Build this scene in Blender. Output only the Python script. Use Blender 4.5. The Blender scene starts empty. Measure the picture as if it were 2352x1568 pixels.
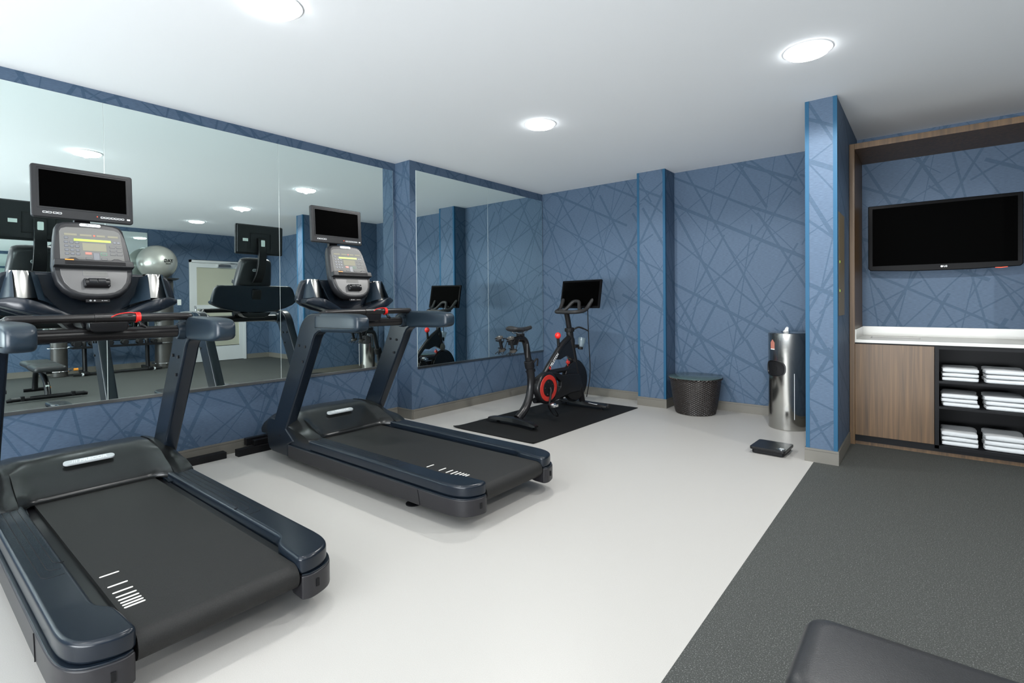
import bpy, bmesh, math, random
from mathutils import Vector, Matrix
random.seed(7)
C = bpy.context.scene.collection
PI = math.pi
# ------------------------------------------------------------------ camera
F, YAW, PITCH, ROLL, PCY = 1179.833, 0.679864, 0.010043, -0.008694, 703.656
CAM = Vector((4.48155, -5.91843, 1.240876))
fw = Vector((-math.sin(YAW) * math.cos(PITCH), math.cos(YAW) * math.cos(PITCH), -math.sin(PITCH)))
rt = Vector((math.cos(YAW), math.sin(YAW), 0))
up = rt.cross(fw)
r2 = rt * math.cos(ROLL) + up * math.sin(ROLL)
u2 = -rt * math.sin(ROLL) + up * math.cos(ROLL)
cd = bpy.data.cameras.new('camera')
cd.sensor_width = 36
cd.lens = 36 * F / 2352
cd.shift_y = -(784 - PCY) / 2352
cd.clip_start = .05
cam = bpy.data.objects.new('camera', cd)
C.objects.link(cam)
M = Matrix((r2, u2, -fw)).transposed().to_4x4()
M.translation = CAM
cam.matrix_world = M
bpy.context.scene.camera = cam
# ------------------------------------------------------------------ view and world
vs = bpy.context.scene.view_settings
vs.view_transform = 'Standard'
vs.look = 'None'
vs.gamma = 1
vs.use_curve_mapping = False
vs.exposure = 0.0
LAMP = 20.0          # radiance of the ceiling discs
SPOT = 92.0         # watts of each downlight
w = bpy.data.worlds.new('world')
w.use_nodes = True
w.node_tree.nodes['Background'].inputs[0].default_value = (.5, .6, .8, 1)
w.node_tree.nodes['Background'].inputs[1].default_value = 0.0
bpy.context.scene.world = w
# unseen fill light added behind the camera, tilted up to brighten the ceiling
ld_ = bpy.data.lights.new('ceiling_fill', 'AREA')
ld_.shape = 'RECTANGLE'
ld_.size, ld_.size_y = 5.6, 1.4
ld_.energy = 740
ld_.spread = math.radians(150)
ld_.color = (.92, .965, 1.0)
lo_ = bpy.data.objects.new('ceiling_fill', ld_)
lo_.location = (3.9, -10.45, .95)
lo_.rotation_euler = (math.radians(90 + 42), 0, 0)
C.objects.link(lo_)
LIGHTS = [(x, y) for y in (-2.36, -4.64, -6.92) for x in (1.93, 3.92, 5.84)]
H = 2.74
YS = 2.369          # where the left wall steps forward
KW = 0.00954        # the left wall is turned a hair
S2 = .2384


# ------------------------------------------------------------------ materials
def mat(name, col, rough=.5, metal=0, spec=.5, emit=None, estr=0, noise=None, bump=None, alpha=None, trans=0, coat=0):
    m = bpy.data.materials.new(name)
    m.use_nodes = True
    nt = m.node_tree
    b = nt.nodes['Principled BSDF']
    b.inputs['Base Color'].default_value = (*col, 1)
    b.inputs['Roughness'].default_value = rough
    b.inputs['Metallic'].default_value = metal
    b.inputs['Specular IOR Level'].default_value = spec
    b.inputs['Transmission Weight'].default_value = trans
    b.inputs['Coat Weight'].default_value = coat
    if emit:
        b.inputs['Emission Color'].default_value = (*emit, 1)
        b.inputs['Emission Strength'].default_value = estr
    if alpha is not None:
        b.inputs['Alpha'].default_value = alpha
    tc = nt.nodes.new('ShaderNodeTexCoord')
    if noise:
        sc, amt, det = noise
        n = nt.nodes.new('ShaderNodeTexNoise')
        n.inputs['Scale'].default_value = sc
        n.inputs['Detail'].default_value = det
        nt.links.new(tc.outputs['Object'], n.inputs['Vector'])
        r = nt.nodes.new('ShaderNodeMapRange')
        r.inputs['From Min'].default_value = .3
        r.inputs['From Max'].default_value = .7
        r.inputs['To Min'].default_value = 1 - amt
        r.inputs['To Max'].default_value = 1 + amt
        nt.links.new(n.outputs['Fac'], r.inputs['Value'])
        mx = nt.nodes.new('ShaderNodeVectorMath')
        mx.operation = 'SCALE'
        mx.inputs[0].default_value = col
        nt.links.new(r.outputs[0], mx.inputs['Scale'])
        nt.links.new(mx.outputs[0], b.inputs['Base Color'])
    if bump:
        sc, st = bump
        n = nt.nodes.new('ShaderNodeTexNoise')
        n.inputs['Scale'].default_value = sc
        n.inputs['Detail'].default_value = 3
        nt.links.new(tc.outputs['Object'], n.inputs['Vector'])
        bp = nt.nodes.new('ShaderNodeBump')
        bp.inputs['Strength'].default_value = st
        bp.inputs['Distance'].default_value = .002
        nt.links.new(n.outputs['Fac'], bp.inputs['Height'])
        nt.links.new(bp.outputs[0], b.inputs['Normal'])
    return m


def line_group():
    """one family of stray straight bands: masks a plane coordinate (u, v)"""
    g = bpy.data.node_groups.new('stray_lines', 'ShaderNodeTree')
    g.interface.new_socket('UV', in_out='INPUT', socket_type='NodeSocketVector')
    for n in ('Angle', 'Period', 'Length', 'Width', 'Seed', 'Keep'):
        g.interface.new_socket(n, in_out='INPUT', socket_type='NodeSocketFloat')
    g.interface.new_socket('Mask', in_out='OUTPUT', socket_type='NodeSocketFloat')
    I = g.nodes.new('NodeGroupInput')
    O = g.nodes.new('NodeGroupOutput')

    def mth(op, a, b=None, c=None):
        n = g.nodes.new('ShaderNodeMath')
        n.operation = op
        for k, v in enumerate((a, b, c)):
            if v is None:
                continue
            if isinstance(v, (int, float)):
                n.inputs[k].default_value = v
            else:
                g.links.new(v, n.inputs[k])
        return n.outputs[0]
    rot = g.nodes.new('ShaderNodeVectorRotate')
    rot.rotation_type = 'Z_AXIS'
    g.links.new(I.outputs['UV'], rot.inputs['Vector'])
    g.links.new(I.outputs['Angle'], rot.inputs['Angle'])
    sx = g.nodes.new('ShaderNodeSeparateXYZ')
    g.links.new(rot.outputs[0], sx.inputs[0])
    a = mth('DIVIDE', sx.outputs[0], I.outputs['Period'])
    n = mth('FLOOR', a)
    fa = mth('SUBTRACT', mth('SUBTRACT', a, n), .5)
    wn = g.nodes.new('ShaderNodeTexWhiteNoise')
    wn.noise_dimensions = '2D'
    cb = g.nodes.new('ShaderNodeCombineXYZ')
    g.links.new(n, cb.inputs[0])
    g.links.new(I.outputs['Seed'], cb.inputs[1])
    g.links.new(cb.outputs[0], wn.inputs['Vector'])
    b = mth('ADD', mth('DIVIDE', sx.outputs[1], I.outputs['Length']), wn.outputs['Value'])
    m = mth('FLOOR', b)
    fb = mth('SUBTRACT', mth('SUBTRACT', b, m), .5)
    w2 = g.nodes.new('ShaderNodeTexWhiteNoise')
    w2.noise_dimensions = '3D'
    c2 = g.nodes.new('ShaderNodeCombineXYZ')
    g.links.new(n, c2.inputs[0])
    g.links.new(m, c2.inputs[1])
    g.links.new(I.outputs['Seed'], c2.inputs[2])
    g.links.new(c2.outputs[0], w2.inputs['Vector'])
    sc = g.nodes.new('ShaderNodeSeparateColor')
    g.links.new(w2.outputs['Color'], sc.inputs[0])
    off = mth('MULTIPLY', mth('SUBTRACT', sc.outputs[0], .5), .5)
    tilt = mth('MULTIPLY', mth('MULTIPLY', mth('SUBTRACT', sc.outputs[1], .5), .42), fb)
    d = mth('ABSOLUTE', mth('SUBTRACT', mth('SUBTRACT', fa, off), tilt))
    d = mth('MULTIPLY', d, I.outputs['Period'])
    wd = mth('MULTIPLY', I.outputs['Width'], mth('ADD', mth('MULTIPLY', sc.outputs[2], .9), .5))
    on = mth('LESS_THAN', d, wd)
    keep = mth('LESS_THAN', w2.outputs['Value'], I.outputs['Keep'])
    g.links.new(mth('MULTIPLY', on, keep), O.inputs[0])
    return g


LG = line_group()


def wallpaper():
    m = bpy.data.materials.new('wallpaper')
    m.use_nodes = True
    nt = m.node_tree
    b = nt.nodes['Principled BSDF']
    geo = nt.nodes.new('ShaderNodeNewGeometry')
    s = nt.nodes.new('ShaderNodeSeparateXYZ')
    nt.links.new(geo.outputs['Position'], s.inputs[0])
    a = nt.nodes.new('ShaderNodeMath')
    nt.links.new(s.outputs[0], a.inputs[0])
    nt.links.new(s.outputs[1], a.inputs[1])
    cb = nt.nodes.new('ShaderNodeCombineXYZ')
    nt.links.new(a.outputs[0], cb.inputs[0])
    nt.links.new(s.outputs[2], cb.inputs[1])
    fams = [(-28, .40, 2.6, .011, 1, .95), (-64, .40, 2.0, .013, 2, .95), (-50, .62, 2.2, .008, 9, .9),
            (27, .42, 2.4, .011, 4, .95), (57, .46, 1.8, .007, 5, .95), (12, .60, 1.7, .006, 6, .9), (-12, .66, 2.0, .007, 3, .9), (40, .75, 1.6, .005, 8, .9), (-40, .7, 1.3, .0045, 7, .9)]
    prev = None
    for ang, per, ln, wd, seed, keep in fams:
        g = nt.nodes.new('ShaderNodeGroup')
        g.node_tree = LG
        nt.links.new(cb.outputs[0], g.inputs['UV'])
        for k, v in (('Angle', math.radians(ang)), ('Period', per), ('Length', ln), ('Width', wd), ('Seed', seed), ('Keep', keep)):
            g.inputs[k].default_value = v
        if prev is None:
            prev = g.outputs[0]
        else:
            mx = nt.nodes.new('ShaderNodeMath')
            mx.operation = 'MAXIMUM'
            nt.links.new(prev, mx.inputs[0])
            nt.links.new(g.outputs[0], mx.inputs[1])
            prev = mx.outputs[0]
    # woven cloth streaks
    vm = nt.nodes.new('ShaderNodeVectorMath')
    vm.operation = 'MULTIPLY'
    vm.inputs[1].default_value = (30, 420, 1)
    nt.links.new(cb.outputs[0], vm.inputs[0])
    no = nt.nodes.new('ShaderNodeTexNoise')
    no.noise_dimensions = '2D'
    no.inputs['Scale'].default_value = 1
    no.inputs['Detail'].default_value = 2
    nt.links.new(vm.outputs[0], no.inputs['Vector'])
    mr = nt.nodes.new('ShaderNodeMapRange')
    mr.inputs['From Min'].default_value = .3
    mr.inputs['From Max'].default_value = .7
    mr.inputs['To Min'].default_value = .86
    mr.inputs['To Max'].default_value = 1.14
    nt.links.new(no.outputs['Fac'], mr.inputs['Value'])
    mix = nt.nodes.new('ShaderNodeMix')
    mix.data_type = 'RGBA'
    nt.links.new(prev, mix.inputs[0])
    mix.inputs[6].default_value = (.074, .114, .176, 1)
    mix.inputs[7].default_value = (.047, .085, .138, 1)
    sc = nt.nodes.new('ShaderNodeVectorMath')
    sc.operation = 'SCALE'
    nt.links.new(mix.outputs[2], sc.inputs[0])
    nt.links.new(mr.outputs[0], sc.inputs['Scale'])
    nt.links.new(sc.outputs[0], b.inputs['Base Color'])
    b.inputs['Roughness'].default_value = .6
    b.inputs['Specular IOR Level'].default_value = .3
    return m


def speckle(name, base, spot, scale, thr, rough, spec=.5):
    m = bpy.data.materials.new(name)
    m.use_nodes = True
    nt = m.node_tree
    b = nt.nodes['Principled BSDF']
    tc = nt.nodes.new('ShaderNodeTexCoord')
    n = nt.nodes.new('ShaderNodeTexNoise')
    n.inputs['Scale'].default_value = scale
    n.inputs['Detail'].default_value = 4
    n.inputs['Roughness'].default_value = .8
    nt.links.new(tc.outputs['Object'], n.inputs['Vector'])
    r = nt.nodes.new('ShaderNodeValToRGB')
    r.color_ramp.elements[0].position = thr[0]
    r.color_ramp.elements[0].color = (*base, 1)
    r.color_ramp.elements[1].position = thr[1]
    r.color_ramp.elements[1].color = (*spot, 1)
    nt.links.new(n.outputs['Fac'], r.inputs[0])
    nt.links.new(r.outputs[0], b.inputs['Base Color'])
    b.inputs['Roughness'].default_value = rough
    b.inputs['Specular IOR Level'].default_value = spec
    return m


def wood():
    m = bpy.data.materials.new('walnut')
    m.use_nodes = True
    nt = m.node_tree
    b = nt.nodes['Principled BSDF']
    tc = nt.nodes.new('ShaderNodeTexCoord')
    mp = nt.nodes.new('ShaderNodeMapping')
    mp.inputs['Scale'].default_value = (42, 42, 1.3)
    nt.links.new(tc.outputs['Object'], mp.inputs[0])
    n = nt.nodes.new('ShaderNodeTexNoise')
    n.inputs['Scale'].default_value = 1
    n.inputs['Detail'].default_value = 5
    n.inputs['Distortion'].default_value = .4
    nt.links.new(mp.outputs[0], n.inputs['Vector'])
    r = nt.nodes.new('ShaderNodeValToRGB')
    e = r.color_ramp.elements
    e[0].position, e[0].color = .25, (.055, .029, .011, 1)
    e[1].position, e[1].color = .75, (.165, .090, .036, 1)
    x = e.new(.5)
    x.color = (.104, .056, .021, 1)
    nt.links.new(n.outputs['Fac'], r.inputs[0])
    nt.links.new(r.outputs[0], b.inputs['Base Color'])
    b.inputs['Roughness'].default_value = .42
    return m


def brushed():
    m = bpy.data.materials.new('brushed_steel')
    m.use_nodes = True
    nt = m.node_tree
    b = nt.nodes['Principled BSDF']
    b.inputs['Metallic'].default_value = 1
    b.inputs['Roughness'].default_value = .15
    b.inputs['Anisotropic'].default_value = .95
    b.inputs['Base Color'].default_value = (.47, .465, .44, 1)
    return m


def wicker():
    m = bpy.data.materials.new('wicker')
    m.use_nodes = True
    nt = m.node_tree
    b = nt.nodes['Principled BSDF']
    b.inputs['Base Color'].default_value = (.016, .012, .0105, 1)
    b.inputs['Roughness'].default_value = .35
    return m


MT = dict(
    paper=wallpaper(),
    ceil=mat('ceiling_paint', (.90, .91, .92), .85, bump=(180, .06)),
    vinyl=speckle('pale_vinyl', (.395, .382, .36), (.485, .47, .445), 420, (.35, .62), .42, .4),
    rubber=speckle('rubber_floor', (.043, .046, .043), (.30, .31, .295), 210, (.55, .68), .75, .3),
    base=mat('baseboard', (.15, .142, .122), .5),
    guard=mat('corner_guard', (.016, .085, .165), .55, spec=.25),
    mirror=mat('mirror', (.80, .90, .88), .0, 1),
    edge=mat('mirror_edge', (.75, .82, .80), .3, .3),
    chrome=mat('chrome', (.75, .75, .75), .12, 1),
    alu=mat('aluminium', (.50, .51, .51), .3, 1),
    lens=mat('lamp_lens', (1, 1, 1), .5, emit=(.93, .97, 1.0), estr=LAMP),
    lamptrim=mat('lamp_trim', (.85, .86, .86), .5),
    body=mat('treadmill_body', (.006, .010, .016), .26, spec=.4),
    grip=mat('armrest', (.012, .022, .033), .36, spec=.4),
    hood=mat('motor_hood', (.010, .011, .011), .27, spec=.45),
    skirt=mat('treadmill_skirt', (.016, .0155, .018), .38, spec=.4),
    belt=mat('running_belt', (.0105, .0105, .010), .55, spec=.35, noise=(260, .35, 2), bump=(500, .5)),
    stripe=mat('belt_stripe', (.78, .76, .70), .6),
    black=mat('black_plastic', (.007, .007, .008), .30, spec=.3),
    matte=mat('matte_black', (.005, .005, .006), .6, spec=.25),
    bar=mat('handlebar_rubber', (.011, .010, .0105), .30, spec=.4),
    tvblack=mat('television_black', (.003, .003, .0035), .25, spec=.05),
    screen=mat('screen', (.0002, .0002, .0002), .5, spec=.01),
    bezel=mat('monitor_bezel', (.016, .017, .019), .36, spec=.3),
    greyp=mat('console_grey', (.105, .105, .105), .36, .1),
    keyp=mat('keypad_grey', (.15, .15, .143), .5, spec=.3),
    button=mat('button', (.13, .14, .155), .4),
    outline=mat('button_outline', (.045, .05, .07), .4),
    disp=mat('display_window', (.24, .23, .17), .5, spec=.2),
    led=mat('led_green', (.3, .5, .05), .4, emit=(.42, .85, .05), estr=.55),
    red=mat('red_plastic', (.75, .02, .015), .3),
    redled=mat('red_led', (.7, .05, .02), .4, emit=(1, .1, .03), estr=1.0),
    redkey=mat('red_key', (.42, .16, .12), .4),
    greenkey=mat('green_key', (.06, .33, .17), .4),
    amber=mat('amber', (.85, .42, .02), .4),
    orange=mat('orange_plastic', (.75, .26, .02), .4),
    badge=mat('badge', (.62, .65, .66), .3, .3),
    badgedark=mat('badge_dark', (.10, .11, .12), .4),
    white=mat('white_print', (.85, .87, .88), .5),
    label=mat('label_paper', (.62, .68, .64), .5),
    towel=mat('terry_towel', (.66, .685, .70), .95, bump=(420, 1.0)),
    wood=wood(),
    counter=mat('counter_stone', (.50, .50, .465), .22, noise=(3, .05, 2)),
    cubby=mat('black_laminate', (.004, .0045, .006), .5, spec=.2),
    steel=brushed(),
    sink=mat('sink_steel', (.32, .32, .31), .45, .6),
    tan=mat('access_panel', (.17, .135, .085), .5, .1),
    wick=wicker(),
    glass=mat('table_glass', (.06, .095, .095), .10, spec=.5),
    matb=mat('exercise_mat', (.006, .006, .006), .7, spec=.25, bump=(600, .5)),
    bike=mat('bike_frame', (.007, .007, .008), .30, spec=.35),
    bikem=mat('bike_rubber', (.016, .016, .017), .5, spec=.35),
    ringred=mat('crank_ring_red', (.40, .022, .015), .3),
    vinylpad=mat('bench_vinyl', (.014, .015, .0165), .42, spec=.4, bump=(350, .2)),
    silver=mat('ball_silver', (.36, .36, .33), .28, .55),
    darkball=mat('ball_dark', (.03, .03, .03), .4),
    column=mat('column_grey', (.045, .042, .038), .4),
    door=mat('door_aluminium', (.70, .72, .72), .35, .2),
    frost=mat('door_panel', (.42, .42, .33), .5),
    plate=mat('switch_plate', (.80, .82, .80), .4),
    clear=mat('clear_plastic', (.18, .24, .27), .1, alpha=.35),
    tissue=mat('tissue', (.85, .86, .86), .9),
)


# ------------------------------------------------------------------ mesh builder
class MB:
    def __init__(s, M=None):
        s.v, s.f, s.M = [], [], M or Matrix()

    def add(s, vs_, fs, M=None):
        o = len(s.v)
        T = s.M @ M if M is not None else s.M
        s.v += [tuple(T @ Vector(p)) for p in vs_]
        s.f += [tuple(o + i for i in f) for f in fs]
        return s

    def box(s, c, d, M=None):
        x, y, z = c
        a, b, e = d[0] / 2, d[1] / 2, d[2] / 2
        v = [(x + i * a, y + j * b, z + k * e) for i in (-1, 1) for j in (-1, 1) for k in (-1, 1)]
        return s.add(v, [(0, 1, 3, 2), (4, 6, 7, 5), (0, 4, 5, 1), (2, 3, 7, 6), (0, 2, 6, 4), (1, 5, 7, 3)], M)

    def b2(s, p, q, M=None):
        return s.box([(i + j) / 2 for i, j in zip(p, q)], [abs(j - i) for i, j in zip(p, q)], M)

    def prism(s, poly, a, b, ax='z', M=None):
        """poly of 2D points extruded along ax from a to b"""
        if sum(poly[i][0] * poly[(i + 1) % len(poly)][1] - poly[(i + 1) % len(poly)][0] * poly[i][1] for i in range(len(poly))) < 0:
            poly = poly[::-1]
        n = len(poly)
        if ax == 'z':
            P = lambda p, t: (p[0], p[1], t)
        elif ax == 'y':
            P = lambda p, t: (p[0], -t, p[1])
            a, b = -b, -a
        else:
            P = lambda p, t: (t, p[0], p[1])
        v = [P(p, a) for p in poly] + [P(p, b) for p in poly]
        f = [tuple(range(n))[::-1], tuple(range(n, 2 * n))] + [(i, (i + 1) % n, n + (i + 1) % n, n + i) for i in range(n)]
        return s.add(v, f, M)

    def tube(s, pts, r, n=12, cap=True, M=None, flat=1.0):
        pts = [Vector(p) for p in pts]
        if not isinstance(r, (list, tuple)):
            r = [r] * len(pts)
        t0 = (pts[1] - pts[0]).normalized()
        u = t0.orthogonal().normalized()
        if abs(t0.z) < .9:
            u = Vector((0, 0, 1)).cross(t0).normalized()
        v, f = [], []
        for i, p in enumerate(pts):
            if i == 0:
                t = t0
            elif i == len(pts) - 1:
                t = (pts[i] - pts[i - 1]).normalized()
            else:
                t = ((pts[i + 1] - p).normalized() + (p - pts[i - 1]).normalized()).normalized()
            u = (u - t * u.dot(t)).normalized()
            w_ = t.cross(u)
            for k in range(n):
                a = 2 * PI * k / n
                v.append(p + u * math.cos(a) * r[i] + w_ * math.sin(a) * r[i] * flat)
        for i in range(len(pts) - 1):
            for k in range(n):
                a, b = i * n + k, i * n + (k + 1) % n
                f.append((a, b, b + n, a + n))
        if cap:
            f.append(tuple(range(n))[::-1])
            f.append(tuple(range((len(pts) - 1) * n, len(pts) * n)))
        return s.add(v, f, M)

    def cyl(s, a, b, r, n=24, r1=None, M=None):
        return s.tube([a, b], [r, r if r1 is None else r1], n, True, M)

    def lathe(s, prof, n=48, M=None, closed=True):
        v, f = [], []
        for r, z in prof:
            for k in range(n):
                a = 2 * PI * k / n
                v.append((r * math.cos(a), r * math.sin(a), z))
        m = len(prof)
        for i in range(m - 1):
            for k in range(n):
                a, b = i * n + k, i * n + (k + 1) % n
                f.append((a, b, b + n, a + n))
        if closed:
            f.append(tuple(range(n))[::-1])
            f.append(tuple(range((m - 1) * n, m * n)))
        return s.add(v, f, M)

    def ring(s, c, R, r, n=36, m=8, M=None):
        v, f = [], []
        for i in range(n):
            a = 2 * PI * i / n
            for k in range(m):
                b = 2 * PI * k / m
                v.append((c[0] + (R + r * math.cos(b)) * math.cos(a), c[1] + (R + r * math.cos(b)) * math.sin(a), c[2] + r * math.sin(b)))
        for i in range(n):
            for k in range(m):
                a, b = i * m + k, i * m + (k + 1) % m
                a2, b2_ = ((i + 1) % n) * m + k, ((i + 1) % n) * m + (k + 1) % m
                f.append((a, a2, b2_, b))
        return s.add(v, f, M)

    def grid(s, rows, close=False, M=None):
        """rows of points, lofted"""
        n = len(rows[0])
        v = [p for r in rows for p in r]
        f = []
        for i in range(len(rows) - 1):
            for k in range(n if close else n - 1):
                a, b = i * n + k, i * n + (k + 1) % n
                f.append((a, b, b + n, a + n))
        if close:
            f.append(tuple(range(n))[::-1])
            f.append(tuple(range((len(rows) - 1) * n, len(rows) * n)))
        return s.add(v, f, M)

    def sphere(s, c, r, n=32, m=16, sq=(1, 1, 1), M=None):
        v, f = [], []
        for i in range(m + 1):
            t = PI * i / m
            for k in range(n):
                a = 2 * PI * k / n
                v.append((c[0] + r * sq[0] * math.sin(t) * math.cos(a), c[1] + r * sq[1] * math.sin(t) * math.sin(a), c[2] + r * sq[2] * math.cos(t)))
        for i in range(m):
            for k in range(n):
                a, b = i * n + k, i * n + (k + 1) % n
                f.append((a, a + n, b + n, b))
        return s.add(v, f, M)

    def text(s, body, size, M, extrude=.0006, shear=0, bold=0):
        cu = bpy.data.curves.new('t', 'FONT')
        cu.body = body
        cu.size = size
        cu.align_x = 'CENTER'
        cu.align_y = 'CENTER'
        cu.extrude = extrude
        cu.shear = shear
        cu.offset = bold
        cu.resolution_u = 3
        o = bpy.data.objects.new('t', cu)
        C.objects.link(o)
        dg = bpy.context.evaluated_depsgraph_get()
        dg.update()
        me = o.evaluated_get(dg).to_mesh()
        s.add([v.co.copy() for v in me.vertices], [tuple(p.vertices) for p in me.polygons], M)
        o.evaluated_get(dg).to_mesh_clear()
        bpy.data.objects.remove(o)
        bpy.data.curves.remove(cu)
        return s

    def build(s, name, m, parent=None, bevel=0, seg=2, smooth=True, sub=0, label=None, fix=True, angle=35):
        me = bpy.data.meshes.new(name)
        me.from_pydata(s.v, [], s.f)
        me.validate()
        bm = bmesh.new()
        bm.from_mesh(me)
        bmesh.ops.remove_doubles(bm, verts=bm.verts, dist=1e-6)
        if fix:
            bmesh.ops.recalc_face_normals(bm, faces=bm.faces)
        bm.to_mesh(me)
        bm.free()
        me.materials.append(MT[m])
        if smooth:
            me.polygons.foreach_set('use_smooth', [True] * len(me.polygons))
            if not sub:
                me.set_sharp_from_angle(angle=math.radians(angle))
        o = bpy.data.objects.new(name, me)
        C.objects.link(o)
        if parent:
            o.parent = parent
        if bevel:
            b = o.modifiers.new('bevel', 'BEVEL')
            b.width = bevel
            b.segments = seg
            b.limit_method = 'ANGLE'
            b.angle_limit = math.radians(40)
            b.harden_normals = False
            me.polygons.foreach_set('use_smooth', [True] * len(me.polygons))
            for e in me.edges:
                e.use_edge_sharp = False
            wn = o.modifiers.new('wn', 'WEIGHTED_NORMAL')
            wn.keep_sharp = False
        if sub:
            sb = o.modifiers.new('sub', 'SUBSURF')
            sb.levels = sub
            sb.render_levels = sub
        if label:
            o['label'] = label
        return o


def thing(name, label, cat, loc=(0, 0, 0), rz=0, group=None):
    o = bpy.data.objects.new(name, None)
    C.objects.link(o)
    o.empty_display_size = .1
    o.location = loc
    o.rotation_euler = (0, 0, rz)
    return tag(o, label, cat, group)


def tag(o, label, cat, group=None):
    o['label'] = label
    o['category'] = cat
    if group:
        o['group'] = group
    return o


def struct(o):
    o['kind'] = 'structure'
    return o


def copy_tree(o, parent=None):
    c = o.copy()
    C.objects.link(c)
    c.parent = parent
    for ch in list(o.children):
        copy_tree(ch, c)
    return c


def frame(o, e1, e2):
    e1 = Vector(e1).normalized()
    e2 = Vector(e2).normalized()
    n = e1.cross(e2).normalized()
    m_ = Matrix((e1, e2, n)).transposed().to_4x4()
    m_.translation = Vector(o)
    return m_


def rrect(cx, cy, w_, h_, r, n=5):
    p = []
    for sx, sy, a0 in ((1, 1, 0), (-1, 1, 90), (-1, -1, 180), (1, -1, 270)):
        for i in range(n + 1):
            a = math.radians(a0 + 90 * i / n)
            p.append((cx + sx * (w_ / 2 - r) + r * math.cos(a), cy + sy * (h_ / 2 - r) + r * math.sin(a)))
    return p


def smoothpath(P, n=6, closed=False):
    """Catmull-Rom through points"""
    P = [Vector(p) for p in P]
    out = []
    m_ = len(P)
    rng = range(m_ if closed else m_ - 1)
    for i in rng:
        if closed:
            a, b, c, d = P[i - 1], P[i], P[(i + 1) % m_], P[(i + 2) % m_]
        else:
            a, b, c, d = P[max(i - 1, 0)], P[i], P[i + 1], P[min(i + 2, m_ - 1)]
        for k in range(n):
            t = k / n
            out.append(.5 * ((2 * b) + (c - a) * t + (2 * a - 5 * b + 4 * c - d) * t * t + (3 * b - a - 3 * c + d) * t ** 3))
    if not closed:
        out.append(P[-1])
    return [tuple(p) for p in out]


def xleft(y):
    """the left wall's face at y"""
    return (S2 if y > -YS else 0) + (y + YS) * KW


# ------------------------------------------------------------------ the room
YR = -10.2      # wall behind the camera
XR = 7.56      # wall with the door
struct(MB().b2((-.4, YR - .2, H), (XR + .3, .3, H + .12)).build('ceiling', 'ceil', smooth=False))
struct(MB().prism([(3.809, YR - .1), (XR + .1, YR - .1), (XR + .1, .1), (3.85, .1), (3.85, -1.40), (3.809, -1.40)], -.1, 0).build('floor', 'rubber', smooth=False))
struct(MB().prism([(-.15, YR - .1), (3.809, YR - .1), (3.809, -1.40), (3.85, -1.40), (3.85, .1), (-.15, .1)], -.1, 0).build('floor', 'vinyl', smooth=False))
struct(MB().prism([(-.18, YR), (xleft(YR), YR), (xleft(-YS - .0001), -YS), (S2, -YS), (xleft(0), 0), (xleft(0), .16), (-.18, .16)], 0, H).build('wall_left', 'paper', smooth=False))
struct(MB().prism([(xleft(0), 0), (1.8143, 0), (1.8143, -.246), (2.1532, -.246), (2.1532, .035), (3.7586, .035), (3.7586, .16), (xleft(0), .16)], 0, H).build('wall_back', 'paper', smooth=False))
struct(MB().b2((3.7586, -1.445, 0), (3.9626, .16, H)).build('wall_partition', 'paper', smooth=False))
struct(MB().prism([(3.9626, -.044), (5.22, -.044), (5.22, -.3), (XR, -.3), (XR, .16), (3.9626, .16)], 0, H).build('wall_alcove', 'paper', smooth=False))
struct(MB().b2((XR, YR, 0), (XR + .15, -1.86 - .06, H)).b2((XR, -.86 + .06, 0), (XR + .15, .16, H)).b2((XR, -1.92, 2.18), (XR + .15, -.8, H)).build('wall_right', 'paper', smooth=False))
WX0, WX1, WZ0, WZ1 = .8, 6.6, .35, 2.6  # opening added in the rear wall to let the fill light in
struct(MB().b2((-.2, YR - .05, 0), (WX0, YR, H)).b2((WX1, YR - .05, 0), (XR + .15, YR, H)).b2((WX0, YR - .05, 0), (WX1, YR, WZ0)).b2((WX0, YR - .05, WZ1), (WX1, YR, H)).build('wall_front', 'paper', smooth=False))
g = MB()
for xx in (WX0, WX0 + 1.45, WX0 + 2.9, WX0 + 4.35, WX1):
    g.b2((xx - .03, YR - .05, WZ0), (xx + .03, YR + .01, WZ1))
g.b2((WX0, YR - .05, WZ0 - .03), (WX1, YR + .03, WZ0 + .03)).b2((WX0, YR - .05, WZ1 - .03), (WX1, YR + .01, WZ1 + .03))
struct(g.build('added_window_1', 'door', smooth=False))  # unseen window frame, made up around the fill light's opening
BB = .1036


def baseboard(name, pts, flip=1):
    """pts: wall face polyline; board stands on the room side"""
    m_ = MB()
    for (x0, y0), (x1, y1) in zip(pts[:-1], pts[1:]):
        d = Vector((x1 - x0, y1 - y0, 0))
        L = d.length
        d.normalize()
        n = Vector((d.y, -d.x, 0)) * flip
        T = frame((x0, y0, 0), d, n) if flip > 0 else frame((x0, y0, 0), d, n)
        zs = -1 if (d.cross(n)).z < 0 else 1
        for a, b, t in ((0, .086, .010), (.086, .090, .006), (.090, BB, .010)):
            m_.b2((0, 0, zs * a), (L, t, zs * b), T)
    return struct(m_.build(name, 'base', smooth=False))


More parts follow.
